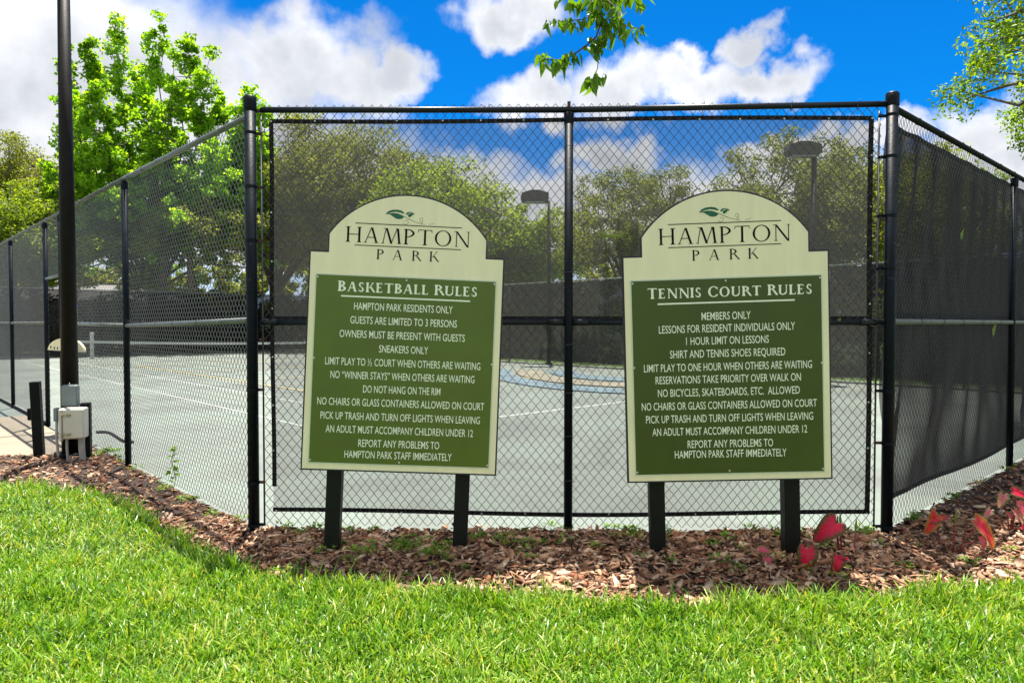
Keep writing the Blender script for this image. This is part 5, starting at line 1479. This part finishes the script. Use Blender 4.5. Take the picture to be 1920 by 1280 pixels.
def blades(n, x0, x1, y0, y1, Lm, Wm, g_, zoff=0.0):
    x = g_.uniform(x0, x1, n); y = g_.uniform(y0, y1, n)
    k = inside(x, y, LAWN) & (np.abs(x) < 0.97 * y + 1.3); x, y = x[k], y[k]
    # wavy edge
    e = edge_y(x) + 0.05 * np.sin(x * 9.0) * np.sin(x * 3.7 + 1); k = y < e + g_.uniform(-0.04, 0.05, len(x)); x, y = x[k], y[k]
    n = len(x)
    clump = 0.5 + 0.5 * np.sin(x * 7.3 + 2 * np.sin(y * 5.1)) * np.sin(y * 8.1 + 2 * np.sin(x * 4.3))
    L = g_.lognormal(math.log(Lm), 0.36, n).clip(0.012, 0.13) * (0.72 + 0.55 * clump); W = Wm * g_.uniform(0.6, 1.25, n)
    edge = np.clip(1 - (edge_y(x) - y) / 0.35, 0, 1); L *= 1 + 0.45 * edge
    yaw = g_.uniform(0, 6.28, n); tilt = g_.normal(0.62, 0.34, n).clip(0.02, 1.35) * (1 - 0.25 * edge); bend = g_.uniform(0.1, 0.95, n)
    ts = np.array([0, 0.4, 0.75, 1.0]); V = []
    dx, dy = np.cos(yaw), np.sin(yaw)
    pos = np.stack([x, y, lawn_z(x, y) + zoff], -1); ang = tilt.copy()
    face = g_.normal(0, 0.5, n)
    sx, sy = -np.sin(yaw + face), np.cos(yaw + face)
    prev = 0
    for q, t in enumerate(ts):
        if q:
            dl = L * (t - prev); a_ = tilt + bend * (t + prev) / 2 * 1.1
            pos = pos + np.stack([dx * np.sin(a_) * dl, dy * np.sin(a_) * dl, np.cos(a_) * dl], -1)
        w = W * [0.75, 1.0, 0.8, 0.12][q] / 2
        s_ = np.stack([sx * w, sy * w, 0 * w], -1)
        V += [pos - s_, pos + s_]; prev = t
    V = np.stack(V, 1)
    i = (np.arange(n) * 8)[:, None]
    F_ = np.concatenate([i + np.array([[2 * q, 2 * q + 1, 2 * q + 3, 2 * q + 2]]) for q in range(3)])
    return V.reshape(-1, 3), F_


g = np.random.default_rng(44)
Va, Fa = blades(170000, -3.6, 3.6, 2.45, 4.4, 0.050, 0.0072, g)
Vb, Fb = blades(300000, -6.5, 8.8, 3.3, 9.0, 0.052, 0.0078, g)
Vc, Fc = blades(90000, -9.4, 8.8, 2.5, 9.0, 0.030, 0.010, g)
V = np.concatenate([Va, Vb, Vc]); F = np.concatenate([Fa, Fb + len(Va), Fc + len(Va) + len(Vb)])
link('lawn_grass', fast_mesh('lawn_grass', V, F, M['grass']), kind='stuff', label='bright green broad-bladed lawn grass', category='grass')
print('grass quads', len(F), 'chips', n)


g = np.random.default_rng(45)
Vd, Fd = blades(26000, -6.5, 6.4, 2.45, 7.0, 0.034, 0.0042, g, 0.004)
M['straw'] = mat_island('dry_straw', [(0.10, 0.075, 0.03), (0.30, 0.24, 0.11), (0.50, 0.42, 0.24), (0.62, 0.58, 0.38)], 0.7)
link('dry_grass', fast_mesh('dry_grass', Vd, Fd, M['straw']), kind='stuff', label='dry straw-coloured blades mixed through the lawn', category='grass')


def weed_mesh(seed, n, h, spread, leaf):
    g_ = np.random.default_rng(seed); V, F, c = [], [], 0
    for k in range(n):
        a = g_.uniform(0, 6.28); r_ = g_.random() ** 0.6 * spread; p = np.array((r_ * math.cos(a), r_ * math.sin(a), g_.uniform(0.005, h)))
        d = np.array((math.cos(a + g_.normal() * .8), math.sin(a + g_.normal() * .8), g_.uniform(-.1, 1.0))); d /= np.linalg.norm(d)
        s_ = np.cross(d, (0, 0, 1)); s_ /= np.linalg.norm(s_) + 1e-6; L = leaf * g_.uniform(.6, 1.3); w = L * .28
        V += [p, p + d * L * .5 + s_ * w, p + d * L, p + d * L * .5 - s_ * w]; F += [(c, c + 1, c + 2, c + 3)]; c += 4
    return np.array(V), np.array(F)


WV = [weed_mesh(i, 34, 0.04, 0.05, 0.028) for i in range(5)]
g = np.random.default_rng(55); Vs, Fs, c = [], [], 0
spots = []
for _ in range(62): spots.append((g.uniform(-1.5, 3.2), g.uniform(4.02, 4.95)))
for _ in range(26): spots.append((g.normal(-0.62, 0.22), g.normal(4.52, 0.12)))
for _ in range(26): spots.append((g.uniform(-1.7, 2.5), g.uniform(4.88, 4.98)))
for _ in range(16): u_ = g.uniform(3.2, 7.5); p = court(u_, g.uniform(-0.12, 0.03)); spots.append((p.x, p.y))
for _ in range(9): spots.append((g.normal(-4.55, 0.08), g.normal(7.95, 0.08)))
for _ in range(12): p = CR + UR * g.uniform(0.4, 4) ; spots.append((p.x, p.y - 0.02))
for sx_, sy_ in spots:
    if sy_ < edge_y(sx_) + 0.05: continue
    Vw, Fw = WV[g.integers(5)]; a = g.uniform(0, 6.28); s_ = g.uniform(0.4, 1.15)
    Vr = Vw.copy(); Vr[:, 0] = Vw[:, 0] * math.cos(a) - Vw[:, 1] * math.sin(a); Vr[:, 1] = Vw[:, 0] * math.sin(a) + Vw[:, 1] * math.cos(a)
    Vr = Vr * s_ + np.array((sx_, sy_, float(bed_z(sx_, sy_)) + 0.008)); Vs.append(Vr); Fs.append(Fw + c); c += len(Vw)
link('ground_weeds', fast_mesh('ground_weeds', np.concatenate(Vs), np.concatenate(Fs), M['weed']), kind='stuff', label='small green weeds sprouting through the mulch along the fence', category='weeds')

# climbing sprig on the left fence
sp0 = court(3.04 + 1.55, -0.06)
sg = thing('climbing_sprig', 'thin green sprig climbing the left fence between the corner post and first line post', 'plant', (sp0.x, sp0.y, 0.03))
link('stem', MB().tube([(0, 0, 0), (0.03, 0, 0.14), (-0.01, 0.01, 0.28), (0.03, 0.0, 0.40)], 0.003, 5).mesh('stem', M['stalk']), sg)
SL = MB().add([(0, 0, 0), (0.020, 0.028, 0.004), (0, 0.07, -0.01), (-0.020, 0.028, 0.004)], [(0, 1, 2), (0, 2, 3)]).mesh('leaf', M['weed'])
g = np.random.default_rng(66)
for k in range(16):
    z = g.uniform(0.1, 0.42); link('leaf', SL, sg, (g.normal() * 0.01, g.normal() * 0.01, z), (g.normal() * .5, g.normal() * .5, g.uniform(0, 6.28)))

# pale dead twig on the mulch below the crimson leaf
tw = MB().tube([(0, 0, 0), (0.02, -0.06, 0.004), (0.03, -0.12, 0.0)], [0.003, 0.0025, 0.0015], 6).mesh('dead_twig', M['conduit'])
o = thing('dead_twig', 'short pale dead twig lying on the mulch below the large crimson leaf', 'twig', (at(1520, 1090, 4.05).x, 4.08, 0.045), data=tw)
